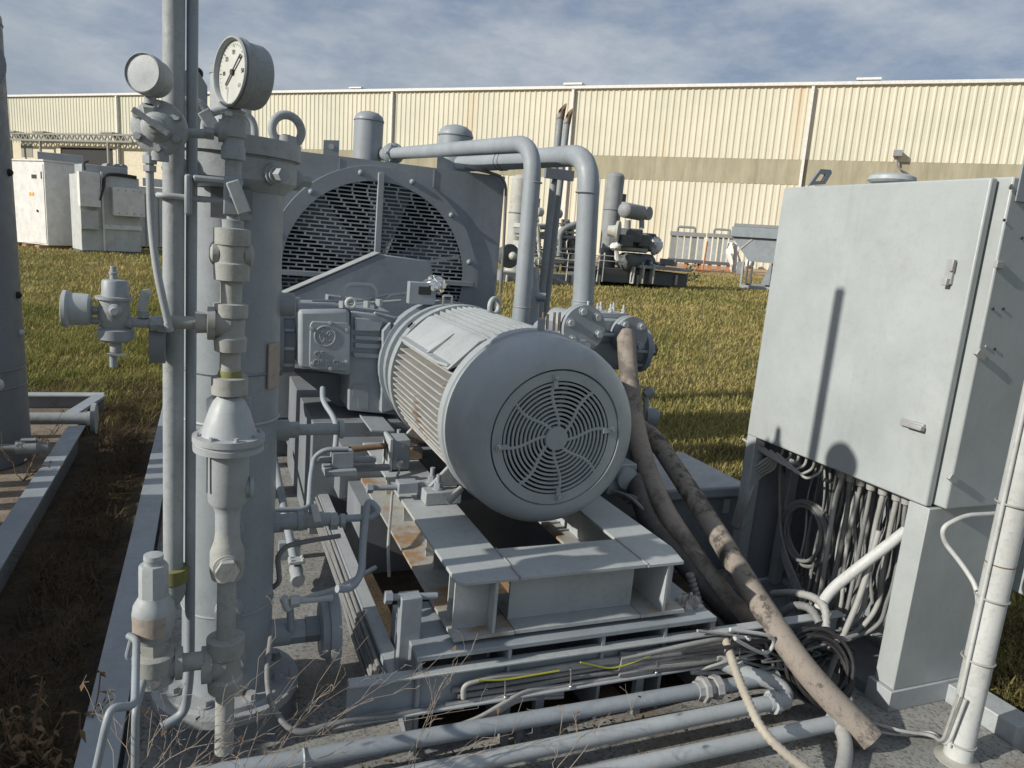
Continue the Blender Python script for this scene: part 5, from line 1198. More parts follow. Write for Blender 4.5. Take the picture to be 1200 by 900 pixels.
corr([at(808, 672, Y=2.25), at(818, 705, Y=2.22), at(830, 735, Y=2.18), at(845, 750, Y=2.15)], .018, 'corrugated_conduit', 'grey ribbed conduit beside the right corner of the motor stand', 'cable_grey', at(830, 735, Y=2.18))
corr([at(822, 668, Y=2.35), at(834, 700, Y=2.3), at(842, 730, Y=2.25), at(860, 748, Y=2.2)], .016, 'corrugated_conduit', 'second grey ribbed conduit behind the ribbed one at the stand corner', 'cable_grey', at(842, 730, Y=2.25))

for i in range(14):
    x, y = rc_.uniform(868, 985), rc_.uniform(745, 785); Yq = 1.93+rc_.uniform(-.03, .05)
    P = [at(x, y, Y=Yq)]
    for k in range(5): P.append(at(x+(k+1)*rc_.uniform(-24, 14), y+rc_.uniform(-14, 20), Y=Yq+rc_.uniform(-.03, .03)))
    mb = MB(); mb.spl(P, rc_.choice((.004, .0055, .007)), 8, 8)
    single(mb, 'cable', 'loose tangled wire where the cabinet cables meet the channel', 'cable', rc_.choice(('cable_grey', 'cable_pale', 'white_dirty', 'cable_black')), P[0], 'loose wires by the channel end')
# ================================================================== WHITE POST
wp = at(1121, 890, Z=DZ)
po = thing('white_post', 'white painted pipe post strapped with a thin conduit in front of the cabinet', 'post', wp)
MB().cyl(wp, V((wp.x, wp.y, 2.3)), .044, n=40).build('pipe', 'white_dirty', po)
MB().lathe(wp, (0, 0, 1), [(0, .07), (.004, .07), (.010, .05), (.016, .0445)], 32).build('weld_foot', 'concrete', po)
mb = MB(); mb.tube([V((wp.x-.052, wp.y-.0, DZ+.06)), V((wp.x-.052, wp.y, .5)), V((wp.x-.052, wp.y, 2.25))], .007, 10)
mb.build('side_conduit', 'white_dirty', po)
def pzz(y):
    lo, hi = 0., 2.4
    for _ in range(40):
        mid = (lo+hi)/2; p = V((wp.x, wp.y, mid))-EYE; yy = 450+F*p.dot(DN)/p.dot(fw)
        if yy > y: lo = mid
        else: hi = mid
    return lo
for y in (590, 700, 772, 868): MB().torus((wp.x-.004, wp.y, pzz(y)), (.05, 0, 1), .049, .0035, 36, 6).build('strap', 'cable_pale', po)
MB().torus((wp.x, wp.y, pzz(660)), (0, 0, 1), .0435, .0025, 36, 6).build('weld_ring', 'rust', po)
mb = MB(); mb.tube([at(1185, 601, Y=fy-.04), at(1130, 604, Y=fy-.03), at(1104, 618, Y=fy-.02), at(1106, 635, Y=fy-.02), at(1128, 662, Y=fy-.08), at(1146, 690, Y=wp.y+.1), at(1146, 760, Y=wp.y+.0)], .0085, 10, fil=.06)
single(mb, 'cable', 'pale cable curving across the cabinet end to the white post', 'cable', 'white_dirty', at(1128, 662, Y=fy-.08))
for k in range(3):
    mb = MB(); z_ = DZ+.012+.014*k
    mb.tube([V((wp.x-.055, wp.y-.02+.012*k, .3)), V((wp.x-.06, wp.y+.01*k, DZ+.06)), at(1092, 857+2*k, Z=z_), at(1060, 862-2*k, Z=z_), at(1025, 856-4*k, Z=z_), at(985, 852-6*k, Z=z_)], .006, 8, fil=.05)
    single(mb, 'cable', ('white cable lying on the deck at the foot of the white post', 'white cable lying on the deck at the foot of the white post', 'white cable lying on the deck at the foot of the white post')[k], 'cable', ('white_dirty', 'cable_grey', 'cable_pale')[k], at(1060, 860, Z=DZ), 'cables at the foot of the white post')
# pale box at the right edge behind the post
p = at(1188, 640, X=DX+.5); t = thing('pale_box', 'pale steel box at the right edge behind the white post', 'box', (p.x+.1, p.y, DZ))
mb = MB(); P0 = at(1186, 692, X=3.0); mb.box(3.0, 3.4, P0.y-.9, P0.y+.25, P0.z, P0.z+.30); mb.build('body', 'paint_pale', t, bev=.006)
for dy in (-.7, .1): MB().box(3.0, 3.05, P0.y+dy, P0.y+dy+.05, -.03, P0.z-.0005).build('leg', 'paint', t)

# ================================================================== HOSES
def hose(pts, r, label, mt, open_end=False):
    P = None; t = thing('rubber_hose', label, 'hose', pts[-1], 'thick rubber hoses')
    hm = MB(); P = hm.spl(pts, r, 28, 12, caps=not open_end); hm.build('tube', mt, t)
    if open_end:
        d = (P[-1]-P[-2]).normalized(); MB().lathe(P[-1], d, [(-.06, r*.8), (.0005, r*.82), (.001, r*1.0)], 26, caps=False).build('open_rim', 'hose_dark', t)
        MB().lathe(P[-1]-d*.05, d, [(0, r*.8), (.0005, 0)], 20, caps=False).build('bore', 'black', t)
    return t
HA = [at(733, 391, Y=3.33), at(738, 450, Y=3.12), at(748, 515, Y=2.9), at(772, 585, Y=2.66), at(812, 650, Y=2.42), at(850, 700, Y=2.27), at(890, 742, Y=2.17)]
HB = [at(748, 500, Y=3.2), at(768, 516, Y=3.02), at(800, 563, Y=2.72), at(838, 622, Y=2.42), at(886, 700, Y=2.08), at(945, 786, Y=1.80), V((0, 0, 0))]
HB[-1] = at(1022, 868, Z=DZ+.046)
print('HA', [tuple(round(c, 2) for c in p) for p in HA]); print('HB', [tuple(round(c, 2) for c in p) for p in HB])
ha = hose(HA, .047, 'thick brown rubber hose hanging from the compressor cylinder flange beside the motor', 'hose')
hb = hose(HB, .0455, 'thick dirty rubber hose with an open end lying down to the deck', 'hose_dirty', True)
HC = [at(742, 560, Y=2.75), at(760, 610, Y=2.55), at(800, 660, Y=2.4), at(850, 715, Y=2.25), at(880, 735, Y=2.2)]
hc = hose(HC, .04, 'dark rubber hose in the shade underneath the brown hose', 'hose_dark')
# ================================================================== FRONT CHANNEL, CABLES, PIPES
CZ = .33; c0 = at(410, 805, Z=CZ); c1 = at(1010, 722, Z=CZ); FYc = c0.y
print('channel', c0, c1)
ch = thing('steel_channel', 'long grey steel channel across the front of the motor stand carrying cables', 'channel', (1.2, FYc, DZ))
CL, CRr = c0.x, 2.33
MB().box(CL, CRr, FYc-.0, FYc+.045, CZ-.008, CZ).build('top_flange', 'paint_pale', ch, bev=.002)
MB().box(CL+.0, CRr, FYc+.037, FYc+.045, CZ-.125, CZ-.0082).build('web', 'paint', ch)
MB().box(CL+.02, CRr, FYc+.0, FYc+.045, CZ-.134, CZ-.1255).build('bottom_flange', 'paint_pale', ch, bev=.002)
for x in (CL+.5, CL+.62, 1.4, 2.2): MB().box(x, x+.03, FYc+.01, FYc+.036, DZ, CZ-.1345).build('post', 'paint_dark', ch)
def ct(x, y): p = at(x, y, Y=FYc+.02); return p
for k in range(5):
    mb = MB(); zz = CZ-.035-.022*k; yy = FYc+.026-.002*k
    x0 = (CL+.02, .86, .72, .74, .70)[k]
    pts = [V((x0, yy, zz))]
    if k == 0: pts = [at(318, 745, Y=2.2), at(312, 790, Y=2.1), at(318, 830, Y=2.0), at(345, 862, Y=1.93), at(400, 845, Y=FYc-.02), at(470, 838, Y=FYc+.01)]; zz = pts[-1].z
    n_ = 7; xs_ = pts[-1].x
    for i in range(1, n_+1): pts.append(V((xs_+(2.2-xs_)*i/n_, yy, (zz if k else zz+(.215-zz)*0)+random.uniform(-.004, .004))))
    mb.tube(pts, .009 if k < 4 else .0075, 10, fil=.06)
    single(mb, 'cable', 'grey cable looping over the deck and along the channel bottom' if k == 0 else 'grey cable clipped along the face of the front channel', 'cable', ('cable_grey', 'cable_pale', 'cable_grey', 'cable_grey', 'cable_pale')[k], (1.2, yy, zz), None if k == 0 else 'cables clipped on the front channel')
for k in range(4):   # cut ends fanning down left
    mb = MB(); o_ = at(618-3*k, 809+4*k, Y=FYc+.012); mb.spl([at(660, 803+4.5*k, Y=FYc+.02), o_, at(590-4*k, 824+5*k, Y=FYc-.005), at(560-6*k, 841+4*k, Y=FYc-.02), at(530-5*k, 852+3.5*k, Y=FYc-.035)], .0065, 8, 6)
    single(mb, 'cable', 'cut cable end fanning out below the front channel', 'cable', 'cable_pale', o_, 'cut cable ends by the front channel')
mb = MB(); mb.tube([at(543, 818, Y=FYc+.012), at(543, 802, Y=FYc+.01), at(575, 793, Y=FYc+.012), at(650, 785, Y=FYc+.02), at(760, 770, Y=FYc+.024)], .009, 10, fil=.04)
single(mb, 'cable', 'grey cable bending up at the left end of the cable run on the channel', 'cable', 'cable_pale', at(575, 793, Y=FYc+.012))
for k, ps in enumerate((((560, 797), (590, 797), (625, 791), (655, 786)), ((680, 776), (715, 784), (735, 779), (762, 768)), ((780, 768), (815, 763), (845, 757)))):
    mb = MB(); mb.tube([at(x, y, Y=FYc+.004) for x, y in ps], .0035, 8, fil=.06)
    single(mb, 'earth_wire', ('yellow green earth wire at the left of the channel', 'drooping yellow green earth wire at the middle of the channel', 'yellow green earth wire on the channel left of the tan conduit')[k], 'wire', 'yellow_wire', at(*ps[0], Y=FYc))
for i, (x, y) in enumerate(((592, 796), (667, 803), (768, 783), (866, 765))):
    p = at(x, y, Y=FYc+.005); t = MB(); t.tube([V((p.x, FYc+.034, CZ-.05)), V((p.x, FYc+.006, CZ-.06)), V((p.x+.004, FYc+.004, CZ-.10)), V((p.x+.006, FYc+.01, CZ-.126))], .003, 6); t.sphere((p.x+.006, FYc+.004, CZ-.122), .007, 10)
    single(t, 'cable_clip', 'bright metal clip holding cables on the front channel', 'clip', 'steel', (p.x, FYc, CZ-.12), 'cable clips on the channel')
# three pipes in front
def fpipe(xa, ya, xb, yb, z, r, label, union=True, mt='paint'):
    a, b_ = at(xa, ya, Z=z), at(xb, yb, Z=z); d = (b_-a).normalized()
    t = thing('conduit_pipe', label, 'pipe', (a+b_)/2-V((0, 0, r)), 'pipes across the front of the skid')
    MB().cyl(a-d*.35, b_, r, n=24).build('pipe', mt, t)
    return t, b_, d, r
t, b_, d, r = fpipe(330, 893, 818, 809, .16, .026, 'upper of the grey front pipes with a hexagonal union at its right end')
MB().lathe(b_, d, [(-.01, r*1.25), (.012, r*1.3), (.013, r*1.75), (.03, r*1.8), (.031, r*1.2), (.06, r*1.15), (.062, r*1.6), (.085, r*1.7), (.10, r*1.2), (.11, r)], 8).build('union', 'galv', t)
MB().cyl(b_+d*.1, b_+d*.35, r*.9).build('pipe', 'paint', t)
a0_ = at(352, 888, Z=.16); MB().torus(at(356, 889, Z=.16), d, r*1.05, .004, 24, 6).build('strap', 'paint_pale', t)
for xx in (595, 612): p = at(xx, 850, Z=.13); MB().box(p.x-.012, p.x+.012, p.y+.01, p.y+.03, DZ, .135).build('pipe_stand', 'paint_dark', t)
t, b_, d, r = fpipe(540, 896, 905, 823, .13, .026, 'middle of the grey front pipes ending in a white conduit elbow', mt='paint_pale')
MB().lathe(b_, d, [(-.02, r*1.1), (-.005, r*1.2), (-.004, r*1.6), (.012, r*1.65), (.013, r*1.25), (.06, r*1.3)], 10).build('coupling', 'paint_pale', t)
mb = MB(); mb.spl([b_+d*.02, b_+d*.07+V((0, .015, .01)), b_+d*.055+V((0, .06, .03)), b_+V((-.03, .11, .05)), b_+V((-.12, .17, .08))], r*1.12, 16, 8); mb.build('elbow', 'paint_pale', t)
t, b_, d, r = fpipe(720, 902, 978, 847, .11, .026, 'lowest and nearest of the grey front pipes', mt='paint_pale')
MB().lathe(b_, d, [(-.02, r*1.1), (-.005, r*1.2), (-.004, r*1.5), (.012, r*1.5), (.013, r*1.1)], 10).build('coupling', 'paint_pale', t)
mb = MB(); mb.spl([b_, at(984, 852, Z=.105), at(990, 868, Z=.095), at(990, 888, Z=.085), at(984, 915, Z=.08)], r*.92, 16, 8); mb.build('elbow', 'cable_pale', t)
# crumpled rag on the stand corner
rg_ = MB(); c_ = at(806, 712, Y=2.1); rg_.sphere(c_, 1, 26, (.05, .04, .045))
rg_.v = [tuple(V(v)+(V(v)-c_).normalized()*random.uniform(-.012, .018)+V((0, 0, -.02 if v[2] < c_.z-.03 else 0))) for v in rg_.v]
single(rg_, 'crumpled_rag', 'crumpled grey rag stuffed at the right corner of the motor stand', 'rag', 'rag', c_-V((0, 0, .05)), ang=20)
# lidded box right of the motor
LZ = .52; l_ = [at(824, 573, Z=LZ), at(780, 540, Z=LZ), at(835, 528.5, Z=LZ), at(870, 545, Z=LZ)]
print('box', [tuple(round(c, 2) for c in p) for p in l_])
lb = thing('lidded_box', 'low grey steel box with a flat overhanging lid between the hoses and the cabinet', 'box', (2.35, 3.4, DZ))
bx0, bx1, by0, by1 = at(824, 573, Z=LZ).x-.25, max(2.62, at(868, 568, Z=LZ).x), at(850, 571, Z=LZ).y, at(815, 528.5, Z=LZ).y
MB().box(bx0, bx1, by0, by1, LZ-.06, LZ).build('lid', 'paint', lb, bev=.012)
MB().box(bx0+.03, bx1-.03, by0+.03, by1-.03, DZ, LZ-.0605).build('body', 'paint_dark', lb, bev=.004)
p = at(850, 590, Y=by0+.03); MB().box(p.x-.02, p.x+.02, by0+.018, by0+.0295, p.z-.05, p.z+.03).build('latch', 'galv', lb, bev=.002)
# small fittings tree right of the hose
t = thing('valve_tree', 'small pale valve cluster showing beside the brown hose over the grass', 'valve', at(762, 505, Y=3.4))
VYt = 3.4
MB().cyl(at(758, 520, Y=VYt), at(757, 465, Y=VYt), .016).build('stem', 'paint_pale', t)
MB().lathe(at(755, 463, Y=VYt), (.8, 0, .5), [(0, .02), (.03, .03), (.05, .03), (.06, .012)], 16).build('elbow_nut', 'paint_pale', t)
MB().lathe(at(756, 488, Y=VYt), (1, -.2, 0), [(0, .045), (.04, .05), (.06, .05), (.061, .03), (.075, .03)], 20).build('gauge_head', 'paint', t)
mb = MB(); mb.tube([at(755, 470, Y=VYt), at(757, 455, Y=VYt), at(750, 452, Y=VYt), at(748, 458, Y=VYt)], .006, 8, fil=.02); mb.build('pigtail', 'paint_pale', t)
mb = MB(); mb.cyl(at(752, 500, Y=VYt), V((at(752, 500, Y=VYt).x, VYt, DZ)), .03); mb.build('pipe', 'paint_dark', t)
# dark hardware under the cylinder right of the motor
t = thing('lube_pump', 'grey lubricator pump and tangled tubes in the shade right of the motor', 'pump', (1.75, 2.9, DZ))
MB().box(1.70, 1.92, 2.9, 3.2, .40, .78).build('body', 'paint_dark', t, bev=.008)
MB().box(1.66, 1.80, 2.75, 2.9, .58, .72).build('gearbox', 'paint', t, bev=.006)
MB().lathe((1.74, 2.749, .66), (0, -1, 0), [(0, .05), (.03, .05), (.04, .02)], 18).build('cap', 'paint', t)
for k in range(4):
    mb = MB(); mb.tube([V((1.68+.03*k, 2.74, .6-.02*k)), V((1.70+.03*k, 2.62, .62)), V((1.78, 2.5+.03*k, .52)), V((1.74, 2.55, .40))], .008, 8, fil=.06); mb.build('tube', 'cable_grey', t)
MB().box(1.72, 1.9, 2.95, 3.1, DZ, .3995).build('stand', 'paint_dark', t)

# ================================================================== NEIGHBOUR SKID WITH TANK
ns = thing('neighbour_skid', 'grey channel framed skid with a dirty deck at the left edge', 'skid', (-1.6, 4, 0))
nx1 = -.765; TS = .14
def kx(x, y): return at(x, y, Z=TS)
nx1 = (kx(105, 490).x+kx(36, 620).x*0+kx(105, 490).x)/2
MB().box(nx1-.105, nx1, .8, 5.75, TS-.012, TS).build('side_rail', 'paint', ns, bev=.002)
MB().box(nx1-.06, nx1-.048, .8, 5.75, -.06, TS-.0125).build('rail_web', 'paint_dark', ns)
MB().box(-3.2, nx1-.11, .5, 6.9, -.02, .03).build('deck', 'dirty_deck', ns)
f_ = kx(98, 464); MB().box(-3.2, nx1-.0, 6.7, 6.82, TS-.012, TS).build('end_rail', 'paint_pale', ns, bev=.002)
MB().box(-3.2, nx1, 6.74, 6.75, -.06, TS-.0125).build('end_web', 'paint_dark', ns)
MB().bar(V((nx1-.16, 5.95, TS)), V((nx1-.02, 6.69, TS)), .09, .02).build('corner_brace', 'paint', ns)
mb = MB(); fp = at(108, 497, Y=5.6)
dpz = .17
t = thing('drain_pipe', 'grey flanged drain pipe sticking out over the rail of the left skid', 'pipe', (nx1-.2, 5.82, dpz-.05))
MB().cyl((-1.5, 5.85, dpz), (nx1+.02, 5.83, dpz), .042, n=20).build('pipe', 'paint_cast', t)
MB().lathe((nx1+.03, 5.83, dpz), (1, 0, 0), [(-.03, .05), (0, .05), (.001, .11), (.03, .11), (.031, .04)], 28).build('flange', 'paint_cast', t)
t = thing('drain_valve', 'small grey threaded drain valve at the foot of the left tank', 'valve', at(40, 525, Y=5.05))
dv = at(30, 524, Y=5.05)
MB().lathe((dv.x-.5, 5.05, dv.z), (1, 0, 0), [(0, .022), (.45, .022), (.451, .04), (.56, .042), (.57, .034), (.62, .032)], 20).build('body', 'bg_grey', t)
MB().box(dv.x-.02, dv.x+.06, 5.02, 5.06, dv.z+.045, dv.z+.055).build('lever', 'paint_pale', t)
TR = .34; tyY = 5.35
tcx = at(37, 500, Y=tyY).x-TR*1.02
tk = thing('tall_tank', 'tall dark grey cylindrical tank with a domed top at the left edge', 'tank', (tcx, tyY, .03))
tk.rotation_euler = (0, rad(-1.6), 0)     # the tank stands a little out of plumb
ztk = at(12, 32, Y=tyY).z
MB().cyl((tcx, tyY, .03), (tcx, tyY, ztk), TR, n=64).build('shell', 'paint_dark', tk)
MB().lathe((tcx, tyY, ztk+.0005), (0, 0, 1), [(0, TR*1.003), (.04, TR), (.12, TR*.9), (.18, TR*.7), (.22, TR*.4), (.235, 0)], 64).build('domed_head', 'paint_dark', tk)
for zz in (at(25, 430, Y=tyY).z, at(25, 450, Y=tyY).z+.0, ztk): MB().torus((tcx, tyY, zz), (0, 0, 1), TR, .006, 64, 6).build('weld_ring', 'paint_dark', tk)
p = at(-22, 75, Y=tyY-TR); MB().lathe((p.x, tyY-TR*.9, p.z), (.2, -1, 0), [(-.1, .14), (.05, .14), (.051, .17), (.08, .17), (.081, .13)], 32).build('manway', 'paint_dark', tk)
p = at(14, 95, Y=tyY); MB().box(p.x-.06, p.x+.02, tyY-.12, tyY-.02, p.z-.12, p.z+.12).build('lifting_lug', 'paint_dark', tk, bev=.004)
for y, mt in ((348, 'black'), (205, 'black'), (392, 'white_dirty')):
    p = at(33 if y != 205 else 22, y, Y=tyY-.05); MB().sphere((tcx+TR, tyY-.05, p.z), .022, 10).build('knob', mt, tk)
p = at(0, 452, Y=tyY-TR); MB().sphere((p.x, tyY-TR-.01, p.z), .04, 12).build('plug', 'white_dirty', tk)

# low equipment of assumed form, added on the left skid just beyond the picture edge (its shadow lies over the near corner)
hv = thing('unseen_vessel', 'unseen low grey vessel on saddles added on the left skid to shade the near corner', 'vessel', (-1.72, 2.5, .03))
MB().lathe((-1.72, .2, .62), (0, 1, 0), [(-.12, 0), (-.11, .12), (-.06, .24), (0, .3), (3.9, .3), (3.96, .24), (4.01, .12), (4.02, 0)], 40).build('shell', 'paint', hv)
for y in (.7, 2.2, 3.7): MB().box(-1.95, -1.49, y-.06, y+.06, .031, .42).build('saddle', 'paint_dark', hv, bev=.004)
for y, h_ in ((4.42, 1.0), (4.62, .93), (4.80, 1.05)): MB().cyl((-1.62, y, .031), (-1.62, y, h_), .055, n=20).build('stand_pipe', 'paint', hv)  # added pipes, unseen, splitting the shade into stripes
# ================================================================== BACKGROUND EQUIPMENT
def bgthing(name, label, cat, px, py, rz=0, group=None, dep=None):
    p = onground(px, py); return thing(name, label, cat, p, group, rot=TILT(rz)), depth(p)
# two white electrical enclosures and a transformer at the left
t, D = bgthing('electrical_enclosure', 'white electrical enclosure with a plain shaded side standing on timber at the left', 'enclosure', 57, 291.5, rad(38))
k = D/868
Hh = 99*k
MB().box(0, 41*k/.89, -.0, 2.6, .12, Hh).build('body', 'white_paint', t, local=True, bev=.02)
MB().box(-.05, 41*k/.89+.05, -.05, 2.65, Hh+.001, Hh+.06).build('roof', 'white_paint', t, local=True)
dr = MB().box(-.025, -.001, .06, 1.2, .18, Hh-.12).build('door', 'white_paint', t, local=True, bev=.01)
MB().box(-.04, -.026, .14, .2, Hh*.80, Hh*.88).build('handle', 'ink', dr, local=True)
MB().box(-.035, -.0255, .5, .85, Hh*.80, Hh*.845).build('nameplate', 'ink', dr, local=True)
for y in (.75, .95): MB().box(-.035, -.0255, y, y+.12, Hh*.60, Hh*.64).build('warning_label', 'orange_label', dr, local=True)
MB().cyl((-.026, .55, Hh*.43), (-.06, .55, Hh*.43), .05).build('knob', 'ink', dr, local=True)
for y in (.1, 1.0, 2.0): MB().box(-.3, 1.9, y, y+.3, -.05, .119).build('timber', 'wood', t, local=True)
t, D = bgthing('transformer', 'white boxy transformer with black cables looping over it beside the white enclosure', 'transformer', 128, 297, rad(20))
k = D/868
def w(px): return (px-128)*k
MB().box(w(100), w(163), 0, 1.5, .08, 88*k).build('tank', 'white_dirty', t, local=True, bev=.02)
MB().box(w(98), w(119), -.35, -.001, 52*k, 90*k).build('terminal_box', 'white_paint', t, local=True, bev=.01)
MB().box(w(99), w(117), -.2, -.001, 27*k, 48*k).build('side_box', 'white_dirty', t, local=True, bev=.01)
b = MB().box(w(132), w(166), -.3, -.001, 44*k, 76*k).build('bolted_box', 'white_paint', t, local=True, bev=.01)
for i in range(4):
    for zz in (47*k, 73*k): MB().cyl((w(138+i*8), -.3005, zz), (w(138+i*8), -.32, zz), .025, n=8).build('bolt', 'galv', b, local=True)
MB().box(w(124), w(164), -.06, -.0015, 28*k, 33*k).build('rib', 'white_paint', t, local=True)
MB().box(w(122), w(124), -.08, -.0005, .1, 92*k).build('corner_post', 'white_paint', t, local=True)
MB().box(w(104), w(152), .1, 1.2, 88*k+.001, 99*k).build('top_housing', 'paint_pale', t, local=True, bev=.02)
for x in (134, 142, 149): MB().cyl((w(x), .2, 99*k), (w(x), .9, 99*k), 4*k, n=14).build('bushing', 'bg_grey', t, local=True)
mb = MB()
for i in range(3): mb.tube([(w(118+i), -.36, (60+i*4)*k), (w(121+i), -.42, (70+i*3)*k), (w(124+i), -.1, (88+i)*k), (w(140), -.05, (90+i*.8)*k), (w(160), -.05, (88+i)*k)], .035, 6, fil=.3)
mb.build('cables', 'cable_black', t, local=True)
mb = MB(); mb.tube([(w(106), -.1, 92*k), (w(105), -.1, 100*k), (w(110), -.1, 102*k)], .04, 6, fil=.1); mb.build('hose', 'cable_black', t, local=True)
MB().box(w(100), w(166), -.05, 1.4, -.05, .079).build('plinth', 'bg_dark', t, local=True)
t, D = bgthing('electrical_enclosure', 'low white panelled enclosure partly hidden behind the vent pipe', 'enclosure', 180, 292, rad(14))
k = D/868
MB().box(-20*k, 34*k, 0, 2.2, .1, 62*k).build('body', 'white_dirty', t, local=True, bev=.02)
MB().box(-22*k, 36*k, -.1, 2.3, 62*k+.001, 70*k).build('roof', 'white_paint', t, local=True)
MB().box(-10*k, 14*k, -.1, -.001, 71*k, 80*k).build('sign_band', 'white_paint', t, local=True)
for x in (-8, 6, 20): MB().box(x*k, (x+1)*k, -.03, -.001, .15, 61*k).build('panel_joint', 'bg_grey', t, local=True)
MB().box(-4*k, 2*k, -.02, -.0011, 72.5*k+0, 75*k).build('plate', 'ink', t, local=True)
t, D = bgthing('electrical_enclosure', 'white enclosure behind the transformer with its roof just showing', 'enclosure', 118, 287, rad(10))
k = D/868
MB().box(-58*k, -14*k, 0, 3, .1, 99*k).build('body', 'paint_pale', t, local=True, bev=.02)

# background compressor package: everything in the plane about 31 m away
g0 = onground(700, 335); BY = g0.y
def b(x, y, d=0): return at(x, y, Y=BY+d)
kb = depth(g0)/868
base = lambda x, y: (b(x, y).x, BY, gz(b(x, y).x, BY))
pk = thing('compressor_package', 'distant grey compressor package with pipes on a skid across the grass', 'compressor', base(700, 334))
def px_box(x0, x1, y0, y1, dy0, dy1, name, mat, par): 
    xc, yc = (x0+x1)/2, (y0+y1)/2; return MB().box(b(x0, yc).x, b(x1, yc).x, BY+dy0, BY+dy1, b(xc, y1).z, b(xc, y0).z).build(name, mat, par, bev=.015)
px_box(585, 700, 322, 333, 0, 2.5, 'skid_beam', 'bg_grey', pk); px_box(700, 806, 317, 333, 0, 2.5, 'skid_beam', 'bg_dark', pk)
px_box(745, 806, 312.5, 316, -.3, 2.4, 'deck_grating', 'bg_grey', pk)
for x in (592, 612, 640, 668, 700, 745, 790): px_box(x, x+2, 322, 334, -.12, -.01, 'skid_rib', 'bg_pale', pk)
# horizontal scrubbers with ends
def hcyl(x0, y0, x1, y1, wpx, name, mat, d=0, n=20):
    a, c = b(x0, y0, d), b(x1, y1, d+.6); r = wpx*kb/2; L = (c-a).length
    return MB().lathe(a, c-a, [(-r*.45, 0), (-r*.35, r*.6), (-r*.1, r*.95), (0, r), (L, r), (L+r*.1, r*.95), (L+r*.35, r*.6), (L+r*.45, 0)], n).build(name, mat, pk)
c1 = hcyl(732, 246, 752, 250, 18, 'upper_bottle', 'bg_grey', 0)
MB().lathe(b(758, 250, .5), (.5, -1, 0), [(0, 8*kb), (.12, 8*kb), (.13, 4*kb)], 20).build('blind_flange', 'bg_grey', c1)
for x in (736, 752): MB().cyl(b(x, 258), b(x, 268), 3*kb).build('neck', 'bg_grey', c1)
hcyl(731, 306, 760, 308, 21, 'lower_bottle', 'bg_dark', 0)
for x in (737, 748, 760): px_box(x, x+1.5, 312, 332, -.35, -.05, 'saddle', 'bg_pale', pk)
mb = MB(); 
for i, (x, y, r) in enumerate(((728, 282, 8), (738, 276, 9), (748, 282, 8), (735, 288, 8), (746, 290, 7), (755, 280, 8), (756, 290, 6))): mb.obox(b(x, y, .2*i), V((r*kb, 0, 0)), V((0, .5, 0)), V((0, 0, (r-1)*kb)))
mb.build('engine_block', 'bg_dark', pk, bev=.06)
px_box(719, 758, 290, 294, -.1, .8, 'manifold', 'bg_grey', pk)
MB().lathe(b(722, 271, -.3), (.75, -.65, 0), [(-.3, 6*kb), (0, 7*kb), (.02, 12*kb), (.12, 12*kb), (.13, 8*kb)], 24).build('pale_flange', 'bg_pale', pk)
mb = MB(); mb.sphere(b(721, 289, -.4), 1, 14, (6*kb, .2, 4*kb)); mb.tube([b(722, 290, -.4), b(723, 304, -.4)], 2.6*kb, 8); mb.v = [tuple(V(v)+V((random.uniform(-.04, .04), 0, random.uniform(-.04, .04)))) for v in mb.v]; mb.build('white_wrap', 'white_paint', pk)
mb = MB(); mb.sphere(b(768, 288, .5), 1, 16, (7*kb, .3, 10*kb)); mb.v = [tuple(V(v)+V((random.uniform(-.07, .07), 0, random.uniform(-.07, .07)))) for v in mb.v]; mb.build('white_cover', 'white_paint', pk)
rng2 = random.Random(5)
for i in range(16):
    x, y = rng2.uniform(742, 800), rng2.uniform(300, 311); px_box(x, x+rng2.uniform(1.5, 4), y, 312, rng2.uniform(-.2, .5), rng2.uniform(.6, .9), 'valve_block', rng2.choice(('bg_grey', 'bg_dark', 'bg_pale')), pk)
for (x0, y0, x1, y1, x2, y2, r) in ((655, 300, 656, 270, 675, 262, 3.2), (650, 305, 672, 306, 690, 306, 2.6), (625, 305, 640, 307, 660, 305, 4), (630, 265, 632, 300, 640, 310, 2), (640, 262, 665, 262, 690, 262, .8), (645, 290, 660, 292, 690, 292, 1.4)):
    MB().tube([b(x0, y0), b(x1, y1), b(x2, y2)], r*kb, 10, fil=.3).build('pipe', rng2.choice(('bg_grey', 'bg_pale')), pk)
for (x, y, r) in ((633, 248, 5), (655, 250, 5), (628, 258, 4), (648, 262, 4.5), (640, 275, 4), (662, 278, 4), (672, 285, 4), (660, 298, 3.5), (680, 300, 4)):
    MB().lathe(b(x-r, y, .5), (1, .2, 0), [(0, r*kb*.7), (.05, r*kb), (2*r*kb*.8, r*kb), (2*r*kb, r*kb*.5)], 16).build('small_vessel', rng2.choice(('bg_grey', 'bg_dark', 'bg_pale')), pk)
for i in range(70):
    x, y = rng2.uniform(612, 696), rng2.uniform(258, 318); px_box(x, x+rng2.uniform(1, 6), y, y+rng2.uniform(1.5, 11), rng2.uniform(-.1, .7), 1., 'fitting', rng2.choice(('bg_grey', 'bg_dark', 'bg_pale', 'white_dirty')), pk)
for y in (296, 304, 312): px_box(626, 700, y, y+1, -.2, -.12, 'hand_rail', 'bg_pale', pk)
for x in (628, 645, 662, 680, 698, 704): px_box(x, x+1.2, 296, 330, -.2, -.121, 'rail_post', 'bg_pale', pk)
for y, x0, x1 in ((305, 697, 725), (299, 697, 725)): px_box(x0, x1, y, y+1.2, -.4, -.3, 'hand_rail', 'bg_pale', pk)
MB().lathe(b(596, 300, -.5), (.3, -1, 0), [(-.3, 10*kb), (0, 13*kb), (.1, 13*kb), (.101, 9*kb)], 28).build('dark_flange', 'bg_dark', pk)
MB().sphere(b(601, 300, -.9), 4.5*kb, 14).build('white_ball', 'bg_pale', pk)
